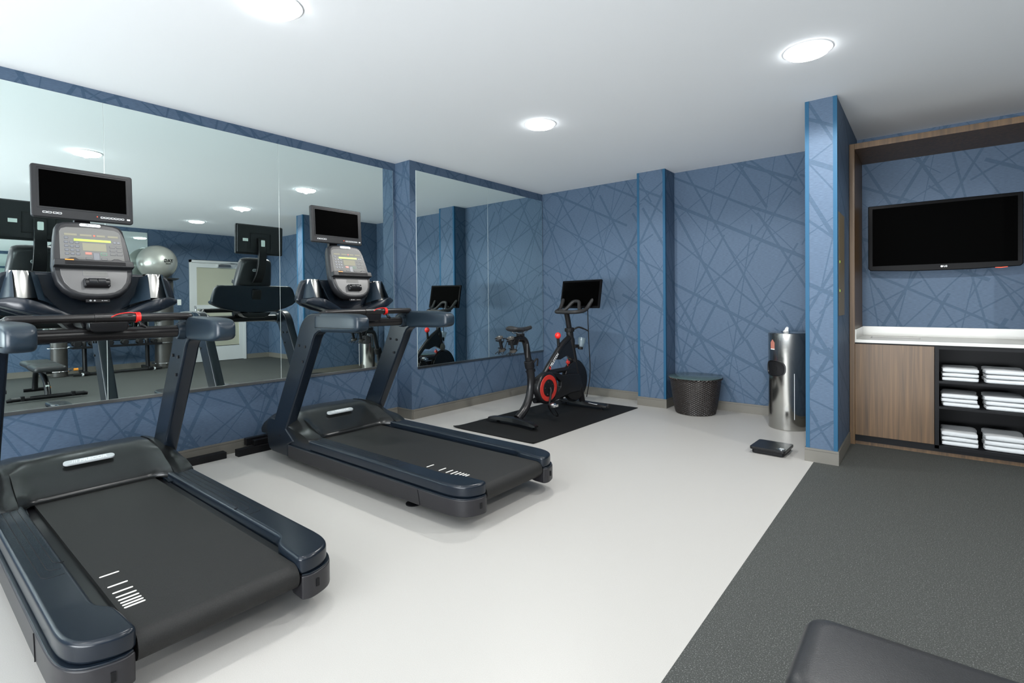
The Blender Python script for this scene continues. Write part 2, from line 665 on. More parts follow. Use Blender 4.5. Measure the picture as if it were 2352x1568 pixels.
baseboard('baseboard_left', [(xleft(YR), YR), (0, -YS), (S2 + .01, -YS), (xleft(0) , 0)])
baseboard('baseboard_back', [(xleft(0), 0), (1.8143, 0)])
baseboard('baseboard_back', [(1.8143, 0), (1.8143, -.246)])
baseboard('baseboard_back', [(1.8043, -.246), (2.1632, -.246)])
baseboard('baseboard_back', [(2.1532, -.246), (2.1532, .035)])
baseboard('baseboard_back', [(2.1532, .035), (3.7586, .035)])
baseboard('baseboard_partition', [(3.7586, .035), (3.7586, -1.445)])
baseboard('baseboard_partition', [(3.7486, -1.445), (3.9726, -1.445)])
baseboard('baseboard_partition', [(3.9626, -1.445), (3.9626, -.72)])
baseboard('baseboard_alcove', [(5.22, -.3), (XR, -.3)])
baseboard('baseboard_right', [(XR, -.3), (XR, -.80)])
baseboard('baseboard_right', [(XR, -1.93), (XR, YR)])

# corner guards on the two projecting piers
n = 1
for (x0, x1, yf, wd) in ((1.8143, 2.1532, -.246, .026), (3.7586, 3.9626, -1.445, .024)):
    for x, sx in ((x0, 1), (x1, -1)):
        g = MB()
        g.b2((x - sx * .0025, yf - .0025, BB), (x + sx * wd, yf, H - .001))
        g.b2((x - sx * .0025, yf, BB), (x, yf + wd, H - .001))
        struct(g.build('trim_%d' % n, 'guard', smooth=False))
        n += 1

# ------------------------------------------------------------------ mirrors
def mirror_panel(p0, p1, z0, z1, label, group):
    d = (Vector((*p1, 0)) - Vector((*p0, 0)))
    L = d.length
    d.normalize()
    T = frame((*p0, 0), d, (0, 0, 1))      # normal = d x z
    zs = 1
    t = thing('wall_mirror', label, 'mirror', (0, 0, 0), 0, group)
    MB(T).b2((0.002, z0, .002), (L - .002, z1, .007)).build('glass_pane', 'mirror', t, smooth=False)
    MB(T).b2((-.0005, z0, .001), (L + .0005, z1, .0062)).build('polished_edge', 'edge', t, smooth=False)
    MB(T).b2((0, z0 - .02, .001), (L, z0, .012)).b2((0, z0 - .02, .007), (L, z0 + .004, .012)).build('bottom_channel', 'alu', t, smooth=False)
    return t


def lw(y):
    return (xleft(y), y)


ml = ['left wall mirror panel behind the farther treadmill, ending at the wall step',
      'tall mirror panel on the left wall, between the consoles of the two treadmills',
      'tall mirror panel at the left edge of the photo behind the nearer treadmill',
      'last mirror panel of the left wall, beside the camera outside the photo']
ys = [-2.405, -3.655, -4.90, -6.145, -7.39]
for i in range(4):
    mirror_panel(lw(ys[i + 1]), lw(ys[i]), .567, 2.657, ml[i], 'mirror panels behind the treadmills')
for a, b, l in ((-1.157, -.012, 'tall mirror panel ending in the corner behind the exercise bike'), (-2.29, -1.157, 'tall mirror panel on the stepped wall, reflecting the screen of the exercise bike')):
    mirror_panel(lw(a), lw(b), .548, 2.645, l, 'mirror panels beside the exercise bike')
for a, b, l in ((-2.67, -4.15, 'mirror panel on the far right wall above the dumbbell rack'), (-4.15, -5.63, 'mirror panel on the far right wall behind the bench, seen only in reflection')):
    mirror_panel((XR, a), (XR, b), .577, 2.66, l, 'mirror panels on the far right wall')

# ------------------------------------------------------------------ ceiling lights
lab = ['disc light in the ceiling between the bike and the farther treadmill', 'disc light in the ceiling near the blue partition wall',
       'disc light in the ceiling near the door, seen in the mirror', 'disc light at the top edge of the photo above the nearer treadmill belt',
       'disc light in the ceiling right above the camera', 'disc light in the ceiling above the far end of the weight bench',
       'rear disc light over the left wall side, behind the camera', 'rear disc light in the middle, behind the camera', 'rear disc light over the far right side, behind the camera']
for (x, y), l in zip(LIGHTS, lab):
    t = thing('ceiling_light', l, 'ceiling light', (x, y, H), 0, 'round white ceiling lights')
    sl = bpy.data.lights.new('downlight', 'SPOT')
    sl.energy = SPOT * (1.0 if y > -3 else .42 if y > -5 else .3)
    sl.color = (1.0, .985, .955)
    sl.spot_size = math.radians(164)
    sl.spot_blend = .22
    sl.shadow_soft_size = .024
    so = bpy.data.objects.new('downlight', sl)
    so.location = (0, 0, -.0285)
    so.parent = t
    C.objects.link(so)
    MB().lathe([(.132, 0), (.132, -.004), (.121, -.006), (.119, 0)], closed=False).build('trim_ring', 'lamptrim', t)
    MB().lathe([(.119, 0), (.118, -.010), (.110, -.020), (.09, -.025), (.036, -.026), (.034, -.002)], closed=False).build('lens', 'lens', t)



# ------------------------------------------------------------------ treadmills
def soft(poly, i0, i1, n=4):
    """round the run of points i0..i1 of an outline"""
    run = [(p[0], p[1]) for p in smoothpath([(a, b, 0) for a, b in poly[i0:i1 + 1]], n)]
    return poly[:i0] + run + poly[i1 + 1:]


def mirror_y(poly):
    return [(a, -b) for a, b in poly]


def make_treadmill():
    t = thing('treadmill', 'x', 'treadmill')
    for s in (1, -1):
        # lower skirt with rounded rear corner
        outer = [(.72, .295), (2.44, .295), (2.50, .275), (2.575, .272), (2.588, .30), (2.583, .34), (2.562, .39), (2.52, .425), (2.46, .443), (2.38, .45), (2.2, .452), (.72, .452)]
        poly = [(a, b * s) for a, b in soft(outer, 3, 10)]
        sk = MB().prism(poly, .075, .168).build('side_skirt', 'skirt', t, bevel=.014, seg=3)
        MB().b2((2.5835, s * .325, .112), (2.5895, s * .338, .142)).build('slot', 'matte', sk, smooth=False)
        MB().tube([(2.22, s * .4535, .08), (2.213, s * .4535, .12), (2.20, s * .4535, .166)], .0016, 6).build('seam', 'matte', sk)
        rail = [(.80, .315), (2.27, .315), (2.32, .308), (2.36, .285), (2.40, .275), (2.50, .268), (2.562, .268), (2.578, .30), (2.57, .345), (2.545, .39), (2.505, .418), (2.45, .433), (2.38, .438), (.80, .440)]
        poly = [(a, b * s) for a, b in soft(rail, 1, 12)]
        rl = MB().prism(poly, .172, .242).build('side_rail', 'body', t, bevel=.016, seg=4)
        g = MB()
        for k, (yy, xe) in enumerate(((.345, 1.86), (.372, 1.92), (.398, 1.98))):
            pts = [(.98, s * yy, .2415), (xe - .03, s * yy, .2415), (xe - .008, s * (yy - .008), .2415), (xe, s * (yy - .028), .2415), (xe, s * (.335 if k else .332), .2415)]
            g.tube(pts, .0017, 6)
        g.build('grip_grooves', 'matte', rl)
        # edge highlight lip between rail and skirt
        MB().prism([(a, b * s) for a, b in soft([(.72, .31), (2.45, .31), (2.57, .275), (2.583, .30), (2.578, .345), (2.555, .393), (2.515, .425), (2.455, .4425), (2.38, .448), (.72, .45)], 3, 8)], .166, .174).build('rail_lip', 'body', t, bevel=.002)
        # front cover wrapping the foot of the upright
        fc = [(.385, .30), (.395, .15), (.42, .10), (.47, .08), (.715, .078), (.715, .168), (.80, .205), (.765, .235), (.70, .275), (.655, .32), (.56, .34), (.44, .34)]
        f_ = MB().prism(fc, min(s * .375, s * .452), max(s * .375, s * .452), 'y').build('front_cover', 'body', t, bevel=.012, seg=3)
        MB().cyl((.60, s * .452, .225), (.60, s * .4545, .225), .006, 10).build('screw', 'matte', f_)
        # upright
        up_ = [(.43, .14), (.44, .22), (.86, .965), (.885, 1.02), (.905, 1.06), (.935, 1.10), (.975, 1.135), (1.02, 1.157), (1.07, 1.167), (1.20, 1.168), (1.20, 1.040), (1.16, 1.035), (1.115, 1.012), (1.09, .98), (1.068, .935), (.67, .25), (.66, .14)]
        u = MB().prism(up_, min(s * .372, s * .4515), max(s * .372, s * .4515), 'y').build('upright', 'body', t, bevel=.014, seg=3)
        for px_, pz_ in ((.90, .93), (.985, .925), (.95, .815)):
            MB().cyl((px_, s * .373, pz_), (px_, s * .366, pz_), .010, 12).build('bolt', 'matte', u)
            MB().cyl((px_, s * .450, pz_), (px_, s * .4555, pz_), .010, 12).build('bolt', 'matte', u)
        # armrest pod
        sec = []
        for xx, zt, zb, yi, yo in ((1.105, 1.160, 1.045, .374, .448), (1.115, 1.170, 1.036, .368, .4535), (1.16, 1.1705, 1.035, .360, .4535), (1.25, 1.170, 1.036, .346, .452), (1.40, 1.170, 1.038, .338, .452),
                                   (1.52, 1.167, 1.040, .335, .452), (1.58, 1.160, 1.046, .338, .449), (1.61, 1.145, 1.058, .345, .442), (1.625, 1.125, 1.075, .358, .432)):
            cz, cy, hz, hy = (zt + zb) / 2, (yi + yo) / 2, (zt - zb) / 2, (yo - yi) / 2
            row = []
            for k in range(24):
                a = 2 * PI * k / 24
                ca, sa = math.cos(a), math.sin(a)
                e = .38
                row.append((xx, s * (cy + hy * math.copysign(abs(ca) ** e, ca)), cz + hz * math.copysign(abs(sa) ** e, sa)))
            sec.append(row)
        ar = MB().grid(sec, True).build('armrest', 'grip', t, sub=1)
        MB().tube([(1.12, s * .4535, 1.068), (1.35, s * .4538, 1.070), (1.585, s * .450, 1.072)], .0016, 6).build('parting_line', 'matte', ar)
        MB().cyl((1.075, s * .335, 1.085), (1.075, s * .385, 1.085), .046, 28, r1=.052).build('bar_collar', 'grip', t, bevel=.004)
        MB().lathe([(.048, 0), (.048, .006), (.030, .012), (.012, .016), (.012, .09)], 20, Matrix.Translation((2.02, s * .33, 0))).build('levelling_foot', 'matte', t)
    # belt and rear roller
    r = .048
    cx, cz = 2.525, .163
    prof = [(.80, .211)]
    for k in range(13):
        a = PI / 2 - PI * k / 12
        prof.append((cx + r * math.cos(a), cz + r * math.sin(a)))
    prof += [(.80, .115)]
    bt = MB().prism(prof, -.264, .264, 'y').build('running_belt', 'belt', t, angle=40)
    for xx in (2.05, 2.160, 2.222, 2.263, 2.292, 2.317, 2.339, 2.360):
        MB().prism(rrect(xx, -.217, .0105, .062, .005, 4), .2108, .2116).build('belt_marking', 'stripe', bt, smooth=False)
    MB().b2((.80, -.31, .10), (2.46, .31, .193)).build('deck', 'black', t, smooth=False)
    MB().b2((2.30, -.27, .062), (2.42, .27, .104)).build('rear_crossmember', 'matte', t, smooth=False)
    MB().b2((.3, -.30, .05), (.75, .30, .2)).build('motor_pan', 'matte', t, smooth=False)
    for s in (1, -1):
        lf_ = MB().b2((.82, s * .28 - .04, .03), (1.15, s * .28 + .04, .08)).build('lift_arm', 'matte', t)
        MB().cyl((.86, s * .28 - .03, .03), (.86, s * .28 + .03, .03), .03).build('lift_wheel', 'matte', lf_)
    # motor hood: a swept shell, dished in the middle
    rows = []
    for k in range(25):
        y = -.335 + .67 * k / 24
        q = abs(y) / .335
        fx = .905 + .095 * max(0, (q - .78) / .22) ** 1.6
        zt = .378 - .012 * q ** 2 + .006 * math.exp(-((q - .86) / .1) ** 2)
        pr = [(fx, .212), (fx - .004, .232), (fx - .05, .258 + .01 * (q > .8)), (fx - .14, .302), (fx - .24, zt - .026), (.60, zt - .004), (.52, zt), (.36, zt - .012), (.27, zt - .05), (.235, .26), (.235, .15)]
        rows.append([(a, y, b) for a, b in smoothpath([(a, b, 0) for a, b in pr], 3) for a, b in [(a, b)]] if False else [(p[0], y, p[1]) for p in smoothpath([(a, b, 0) for a, b in pr], 3)])
    hd = MB().grid(rows, True).build('motor_hood', 'hood', t, angle=50)
    for s in (1, -1):
        rows = []
        for k in range(9):
            y = .337 + .103 * k / 8
            q = k / 8
            fx = 1.03 - .06 * abs(q - .35) ** 1.5
            zt = .372 - .05 * q ** 2
            pr = [(fx, .215), (fx - .006, .243), (fx - .10, .275), (fx - .20, .305 - .02 * q), (fx - .30, zt - .018), (.60, zt), (.50, zt), (.36, zt - .02), (.28, .24), (.28, .2)]
            rows.append([(p[0], s * y, p[1]) for p in smoothpath([(a, b, 0) for a, b in pr], 3)])
        MB().grid(rows, True).build('hood_wing', 'hood', t, angle=50)
        MB().prism([(.70, .165), (1.02, .175), (1.02, .20), (.85, .225), (.70, .30)], min(s * .30, s * .44), max(s * .30, s * .44), 'y').build('wing_base', 'body', t)
    # badge on the hood's slope
    T = frame((.715, .0, .350), (0, 1, 0), (-.94, 0, .34))
    bd = MB(T).prism(rrect(0, 0, .235, .042, .0205), -.006, .004).build('hood_badge', 'badge', t, bevel=.001)
    MB(T).text('PRECOR', .034, Matrix.Translation((.015, 0, .0045)), shear=.25, bold=.0012).build('badge_lettering', 'white', bd, smooth=False)
    g = MB(T)
    for k in range(3):
        g.prism([(-.082 + k * .009, -.012), (-.078 + k * .009, -.012), (-.072 + k * .009, .012), (-.076 + k * .009, .012)], .004, .005)
    g.build('badge_slashes', 'white', bd, smooth=False)
    # crossbars
    MB().cyl((1.075, -.36, 1.085), (1.075, .36, 1.085), .034, 32).build('lower_crossbar', 'bar', t)
    hb = smoothpath([(1.10, -.40, 1.150), (1.13, -.375, 1.168), (1.15, -.34, 1.172), (1.155, 0, 1.172), (1.15, .34, 1.172), (1.13, .375, 1.168), (1.10, .40, 1.150)], 8)
    h_ = MB().tube(hb, .0215, 20).build('handlebar', 'bar', t)
    MB().cyl((1.155, -.062, 1.172), (1.155, .085, 1.172), .0245, 24).build('centre_sleeve', 'bar', h_)
    for s in (1, -1):
        MB().prism(rrect(0, s * .235, .018, .12, .008), 1.1915, 1.1945, M=Matrix.Translation((1.153, 0, 0))).build('pulse_plate', 'grip', h_, bevel=.001)
    MB().prism([(-.085, 1.155), (.085, 1.155), (.080, 1.11), (.055, 1.098), (-.055, 1.098), (-.080, 1.11)], 1.05, 1.17, 'x').build('bar_bridge', 'black', t, bevel=.008)
    # red safety cord with its clip
    g = MB()
    for dy in (-.008, -.002, .004, .009):
        g.ring((0, 0, 0), .0255, .0032, 24, 8, Matrix.Translation((1.155, .125 + dy, 1.172)) @ Matrix.Rotation(PI / 2, 4, 'X'))
    g.tube(smoothpath([(1.17, .115, 1.196), (1.185, .08, 1.199), (1.18, .035, 1.192), (1.178, .005, 1.176)], 6), .0024, 8)
    cd_ = g.build('safety_cord', 'red', t)
    MB().tube([(1.175, .128, 1.15), (1.182, .135, 1.13), (1.185, .155, 1.118)], [.008, .011, .007], 12).build('cord_clip', 'black', cd_)
    # console tray: back shell, boat-shaped lip and cup wells
    half = [(0, 1.150), (.08, 1.152), (.20, 1.166), (.30, 1.190), (.375, 1.222), (.408, 1.248), (.416, 1.270), (.404, 1.325), (.384, 1.385), (.362, 1.412), (.332, 1.420), (0, 1.422)]
    full = half + [(-a, b) for a, b in half[::-1][1:-1]]
    tr = MB().prism(full, .765, .822, 'x').build('console_tray', 'body', t, bevel=.016, seg=3)
    pan = [(.0, 1.17), (.10, 1.172), (.20, 1.188), (.30, 1.215), (.38, 1.25), (.40, 1.30), (.385, 1.39), (.36, 1.415), (0, 1.418)]
    TM = Matrix.Translation((.44, 0, 0)) @ Matrix.Diagonal((.6, .905, 1, 1))
    # lip sweeping forwards under the cup wells
    for s in (1, -1):
        rows = []
        for k in range(15):
            q = k / 14
            y = .06 + .375 * q
            zt = 1.178 + .105 * math.sin(min(1, q * 1.12) * PI / 2) ** 1.5 - .015 * max(0, q - .86) / .14
            zb = 1.155 + .085 * q ** 1.7
            xo = .80 + .10 * math.sin(min(1., q * 1.3) * PI / 2) - .10 * max(0, q - .7) / .3
            row = [(.60, y, zb), (xo - .05, y, zb), (xo - .01, y, zb + .008), (xo, y, (zt + zb) / 2 + .004), (xo - .012, y, zt), (xo - .04, y, zt + .003), (.60, y, zt + .003)]
            rows.append([(a, s * b, c) for a, b, c in row])
        MB(TM).grid(rows, True).build('tray_lip', 'body', tr, bevel=.004)
        # curved metal cup well and its outer cheek
        rows = []
        for k in range(13):
            a = math.radians(-75 + 150 * k / 12)
            rows.append([(.675 + .085 * math.cos(a) * 1.0 - .02, s * (.322 + .074 * math.sin(a)), 1.28 - .0 * k), (.64 + .055 * math.cos(a), s * (.322 + .060 * math.sin(a)), 1.422)])
        MB(TM).grid(rows).build('cup_well', 'steel', tr)
        rows = []
        for k in range(9):
            q = k / 8
            y0, y1 = .365 + .05 * q, .360 + .030 * q
            rows.append([(.84 - .22 * q ** 2, s * y0, 1.272 + .004 * q), (.68 - .1 * q ** 2, s * y1, 1.425 - .02 * q)])
        MB(TM).grid(rows).build('wing_cheek', 'grip', tr)
        MB(TM).grid([[(.86, s * .27, 1.272), (.69, s * .285, 1.420)], [(.80, s * .235, 1.262), (.655, s * .25, 1.40)], [(.70, s * .18, 1.24), (.62, s * .22, 1.30)], [(.61, s * .13, 1.20), (.606, s * .2, 1.22)]]).build('wing_cheek', 'grip', tr)
    MB().prism([(-.15, 1.15), (.15, 1.15), (.12, 1.115), (.08, 1.10), (-.08, 1.10), (-.12, 1.115)], .77, .90, 'x').prism([(-.11, 1.172), (.11, 1.172), (.095, 1.12), (-.095, 1.12)], .90, 1.09, 'x').build('console_neck', 'black', t, bevel=.01)
    st = MB().prism([(-.055, 1.1765), (.055, 1.1765), (.05, 1.184), (0, 1.187), (-.05, 1.184)], .985, .993, 'x').build('warning_strip', 'red', t, smooth=False)
    MB().prism([(-.058, 1.1745), (.058, 1.1745), (.055, 1.178), (-.055, 1.178)], .9925, .995, 'x').build('yellow_edge', 'amber', st, smooth=False)
    MB(frame((.9935, .0, 1.1815), (0, 1, 0), (0, 0, 1))).text('STOP', .006, Matrix(), bold=.0001).build('lettering', 'white', st, smooth=False)
    # display console
    T = frame((.935, 0, 1.278), (0, 1, 0), (-.145, 0, .415))
    R = [(.0, -.006), (.06, -.003), (.105, .012), (.142, .045), (.164, .085), (.175, .14), (.178, .19), (.170, .28), (.160, .36), (.152, .41), (.140, .432), (.115, .443), (.06, .449), (0, .450)]
    sil = R + [(-a, b) for a, b in R[::-1][1:-1]]
    sil2 = [(a * .86, (b - .22) * .9 + .22) for a, b in sil]
    v = [(a * .90, (b - .22) * .94 + .22, .022) for a, b in sil]
    rows = [[(a * .80, (b - .22) * .86 + .22, -.075) for a, b in sil], [(a * .93, (b - .22) * .95 + .22, -.06) for a, b in sil], [(a, b, -.03) for a, b in sil], [(a, b, -.004) for a, b in sil],
            [(a * .985, (b - .22) * .985 + .22, .010) for a, b in sil], [(a * .95, (b - .22) * .95 + .22, .018) for a, b in sil], [(a * .90, (b - .22) * .925 + .22, .018) for a, b in sil]]
    co = MB(T).grid(rows, True).build('display_console', 'bezel', t, angle=50)
    kp = [(-.143, .207), (.143, .207), (.136, .38), (.128, .398), (.105, .408), (0, .414), (-.105, .408), (-.128, .398), (-.136, .38)]
    MB(T).prism(kp, .012, .0195).build('keypad_panel', 'keyp', co, bevel=.002)
    lp = [(-.148, .160), (.148, .160), (.146, .125), (.136, .085), (.112, .048), (.078, .026), (.04, .018), (0, .016)]
    lp = lp + [(-a, b) for a, b in lp[2:-1][::-1]]
    MB(T).prism(lp, .012, .0195).build('lower_panel', 'greyp', co, bevel=.003)
    sh = MB(T).prism([(-.176, .168), (.176, .168), (.172, .206), (.125, .206), (.105, .216), (.085, .216), (.07, .206), (-.07, .206), (-.085, .216), (-.105, .216), (-.125, .206), (-.172, .206)], .012, .052).build('reading_ledge', 'bezel', co, bevel=.004)
    MB(T).b2((-.13, .176, .0525), (.135, .196, .0535)).build('rubber_strip', 'matte', sh, smooth=False)
    MB(T).b2((-.13, .198, .0525), (-.093, .204, .054)).build('orange_tab', 'orange', sh, smooth=False)
    bd = MB(T).prism(rrect(0, .427, .095, .018, .0088), .015, .0225).build('console_badge', 'badge', co, bevel=.001)
    MB(T).text('PRECOR', .0145, Matrix.Translation((.004, .427, .0228)), shear=.25, bold=.0004, extrude=.0003).text('///', .0145, Matrix.Translation((-.034, .427, .0228)), shear=.1, extrude=.0003).build('badge_lettering', 'badgedark', bd, smooth=False)

    def key(a, b, w_, h_, m_='button', nm='button', line='outline'):
        o = MB(T).prism(rrect(a, b, w_ + .0035, h_ + .0035, .003, 3), .0194, .0200).build(nm, line, co, smooth=False)
        MB(T).prism(rrect(a, b, w_, h_, .0025, 3), .0199, .0212).build('key_cap', m_, co, smooth=False)
        return o
    for rr in (.318, .295, .272, .250):
        for cc in (-.112, -.089, -.066):
            key(cc, rr, .0145, .0105)
    for rr in (.302, .279, .257):
        for cc in (.090, .121):
            key(cc, rr, .024, .011, 'keyp')
    key(-.110, .344, .0145, .0105)
    key(.103, .330, .0125, .010)
    key(.121, .330, .0125, .010)
    key(-.020, .256, .026, .012, 'redkey', 'stop_button', 'redkey')
    key(.048, .256, .024, .012, 'keyp', 'go_button', 'greenkey')
    key(.014, .238, .026, .044, 'button', 'incline_button')
    key(-.020, .225, .026, .011, 'keyp')
    key(.048, .225, .024, .011, 'keyp')
    for a, b in ((-.1165, -.063), (-.050, .002), (.024, .062), (.074, .122)):
        MB(T).b2((a, .359, .0194), (b, .371, .0204)).build('number_display', 'disp', co, smooth=False)
    MB(T).b2((.009, .361, .0194), (.017, .369, .0206)).build('heart_light', 'redled', co, smooth=False)
    MB(T).b2((-.078, .328, .0194), (.086, .341, .0206)).build('message_display', 'led', co, smooth=False)
    MB(T).b2((-.043, .272, .0194), (.062, .318, .0202)).build('course_display', 'disp', co, smooth=False)
    MB(T).prism(rrect(.0, .137, .112, .034, .004), .0194, .0197).build('sensor_frame', 'outline', co, smooth=False)
    MB(T).prism(rrect(.0, .137, .110, .032, .004), .0196, .0199).b2((-.045, .138, .0198), (-.007, .149, .0204)).b2((.007, .138, .0198), (.045, .149, .0204)).build('contact_display', 'keyp', co, smooth=False)
    lv = MB(T).cyl((-.054, .077, .024), (.054, .077, .024), .026, 24).build('speed_lever', 'black', co, bevel=.003)
    MB(T).cyl((-.036, .083, .034), (-.002, .083, .034), .020, 20).cyl((.002, .083, .034), (.036, .083, .034), .020, 20).build('lever_grip', 'bezel', lv)
    MB(T).ring((-.050, .077, .024), .0, .0, 4, 3).b2((-.058, .055, .018), (-.046, .10, .045)).b2((.046, .055, .018), (.058, .10, .045)).build('lever_bracket', 'bezel', lv, bevel=.004)
    MB(T).b2((-.05, -.024, -.005), (.055, -.008, .003)).build('socket_panel', 'matte', co, smooth=False)
    g = MB(T)
    g.ring((-.03, -.015, .0035), .0035, .0008, 14, 5).ring((-.012, -.015, .0035), .003, .0008, 14, 5).b2((.018, -.016, .003), (.024, -.0145, .004)).b2((.028, -.0155, .003), (.044, -.0145, .004))
    g.build('socket_symbols', 'white', co, smooth=False)
    # back of the console, seen in the mirror
    MB(T).prism(rrect(.075 * 0, .34, .085, .028, .013), -.0785, -.074).build('rear_badge', 'badge', co, smooth=False)
    MB(frame(T @ Vector((0, .34, -.079)), (0, -1, 0), T.to_3x3() @ Vector((0, 1, 0)))).text('PRECOR', .02, Matrix(), shear=.2, bold=.0006).build('rear_lettering', 'badgedark', co, smooth=False)
    MB(T).prism([(-.05, .02), (.05, .02), (.04, .16), (-.04, .16)], -.16, -.06).build('rear_bracket', 'black', co, bevel=.01)
    # monitor on its arm
    T = frame((.706, .0, 1.872), (0, 1, 0), (-.05, 0, 1))
    mo = MB(T).prism(rrect(0, 0, .460, .292, .014), -.030, .0).prism(rrect(0, .004, .44, .27, .012), -.048, -.028).build('monitor', 'bezel', t, bevel=.006, seg=3)
    fr = MB(T)
    o_, i_ = rrect(0, .016, .412, .222, .002, 2), rrect(0, .016, .386, .198, .002, 2)
    fr.grid([[(a, b, .0012) for a, b in o_] + [(o_[0][0], o_[0][1], .0012)], [(a, b, -.006) for a, b in i_] + [(i_[0][0], i_[0][1], -.006)]])
    fr.build('screen_bevel', 'bezel', mo, smooth=False)
    MB(T).b2((-.196, -.085, -.004), (.196, .117, .0016)).build('screen', 'screen', mo, smooth=False)
    for i, (a, b) in enumerate(((-.175, -.113), (-.155, -.113), (-.132, -.113), (-.112, -.113))):
        MB(T).prism(rrect(a, b - .004, .018, .010, .002, 2), 0, .001).build('monitor_button', 'white', mo, smooth=False)
        MB(T).prism(rrect(a, b - .004, .014, .006, .002, 2), .0009, .0015).build('button_face', 'black', mo, smooth=False)
    for i in range(7):
        MB(T).prism(rrect(.078 + .0165 * i, -.119, .0145, .010, .002, 2), 0, .001).build('monitor_button', 'white', mo, smooth=False)
        MB(T).prism(rrect(.078 + .0165 * i, -.1185, .0115, .0055, .001, 2), .0009, .0015).build('button_face', 'bezel', mo, smooth=False)
    MB(T).b2((.198, -.124, 0), (.213, -.115, .0015)).build('monitor_tag', 'white', mo, smooth=False)
    MB(T).cyl((.055, -.117, 0), (.055, -.117, .0015), .0028, 10).build('power_light', 'redled', mo)
    MB(T).b2((-.10, .06, -.052), (.10, .065, -.047)).b2((-.10, -.09, -.052), (.10, -.085, -.047)).b2((-.1, -.09, -.052), (-.095, .065, -.047)).b2((.095, -.09, -.052), (.1, .065, -.047)).build('back_plate', 'black', mo, smooth=False)
    MB(T).b2((-.17, -.02, -.0495), (-.12, .008, -.0475)).build('barcode_label', 'label', mo, smooth=False)
    arm = smoothpath([(.640, 0, 1.885), (.625, 0, 1.80), (.628, 0, 1.70), (.650, 0, 1.60), (.69, 0, 1.52), (.76, 0, 1.45)], 5)
    rows = []
    for i, p in enumerate(arm):
        q = i / (len(arm) - 1)
        hw = .037 if q < .4 else .037 + .01 * (q - .4)
        rows.append([(p[0] - .018, -hw, p[2]), (p[0] + .018, -hw, p[2]), (p[0] + .018, hw, p[2]), (p[0] - .018, hw, p[2])])
    am = MB().grid(rows, True).build('mount_arm', 'black', t, bevel=.004)
    MB().prism(rrect(0, 1.832, .036, .062, .006), .6045, .6062, 'x').build('arm_label', 'label', am, smooth=False)
    return t


def front_bar(parent, y0, y1):
    pass


tm = make_treadmill()
TY = (-5.156, -3.525)
tm.location = (0, TY[0], 0)
tag(tm, 'treadmill nearest the camera, left rail cut off by the photo edge', 'treadmill', 'treadmills facing the mirror wall')
tm2 = copy_tree(tm)
tm2.location = (0.0, TY[1], 0)
tag(tm2, 'farther treadmill, standing whole between the nearer treadmill and the exercise bike', 'treadmill', 'treadmills facing the mirror wall')
g = MB().b2((.085, -.57, 0), (.150, .45, .055))
fb = g.build('floor_crossbar', 'matte', tm2, bevel=.002)
MB().b2((.02, -.47, .055), (.07, .40, .115)).b2((.07, -.43, .055), (.12, .40, .10)).b2((.05, -.30, .0), (.45, -.22, .10)).b2((.05, .22, .0), (.45, .30, .10)).build('riser_block', 'black', fb, bevel=.004)
g = MB().b2((.035, -4.95, .0), (.105, -4.165, .052))
tag(g.build('floor_beam', 'matte', bevel=.003), 'black square steel beam lying on the floor along the wall beside the nearer treadmill hood', 'floor beam')


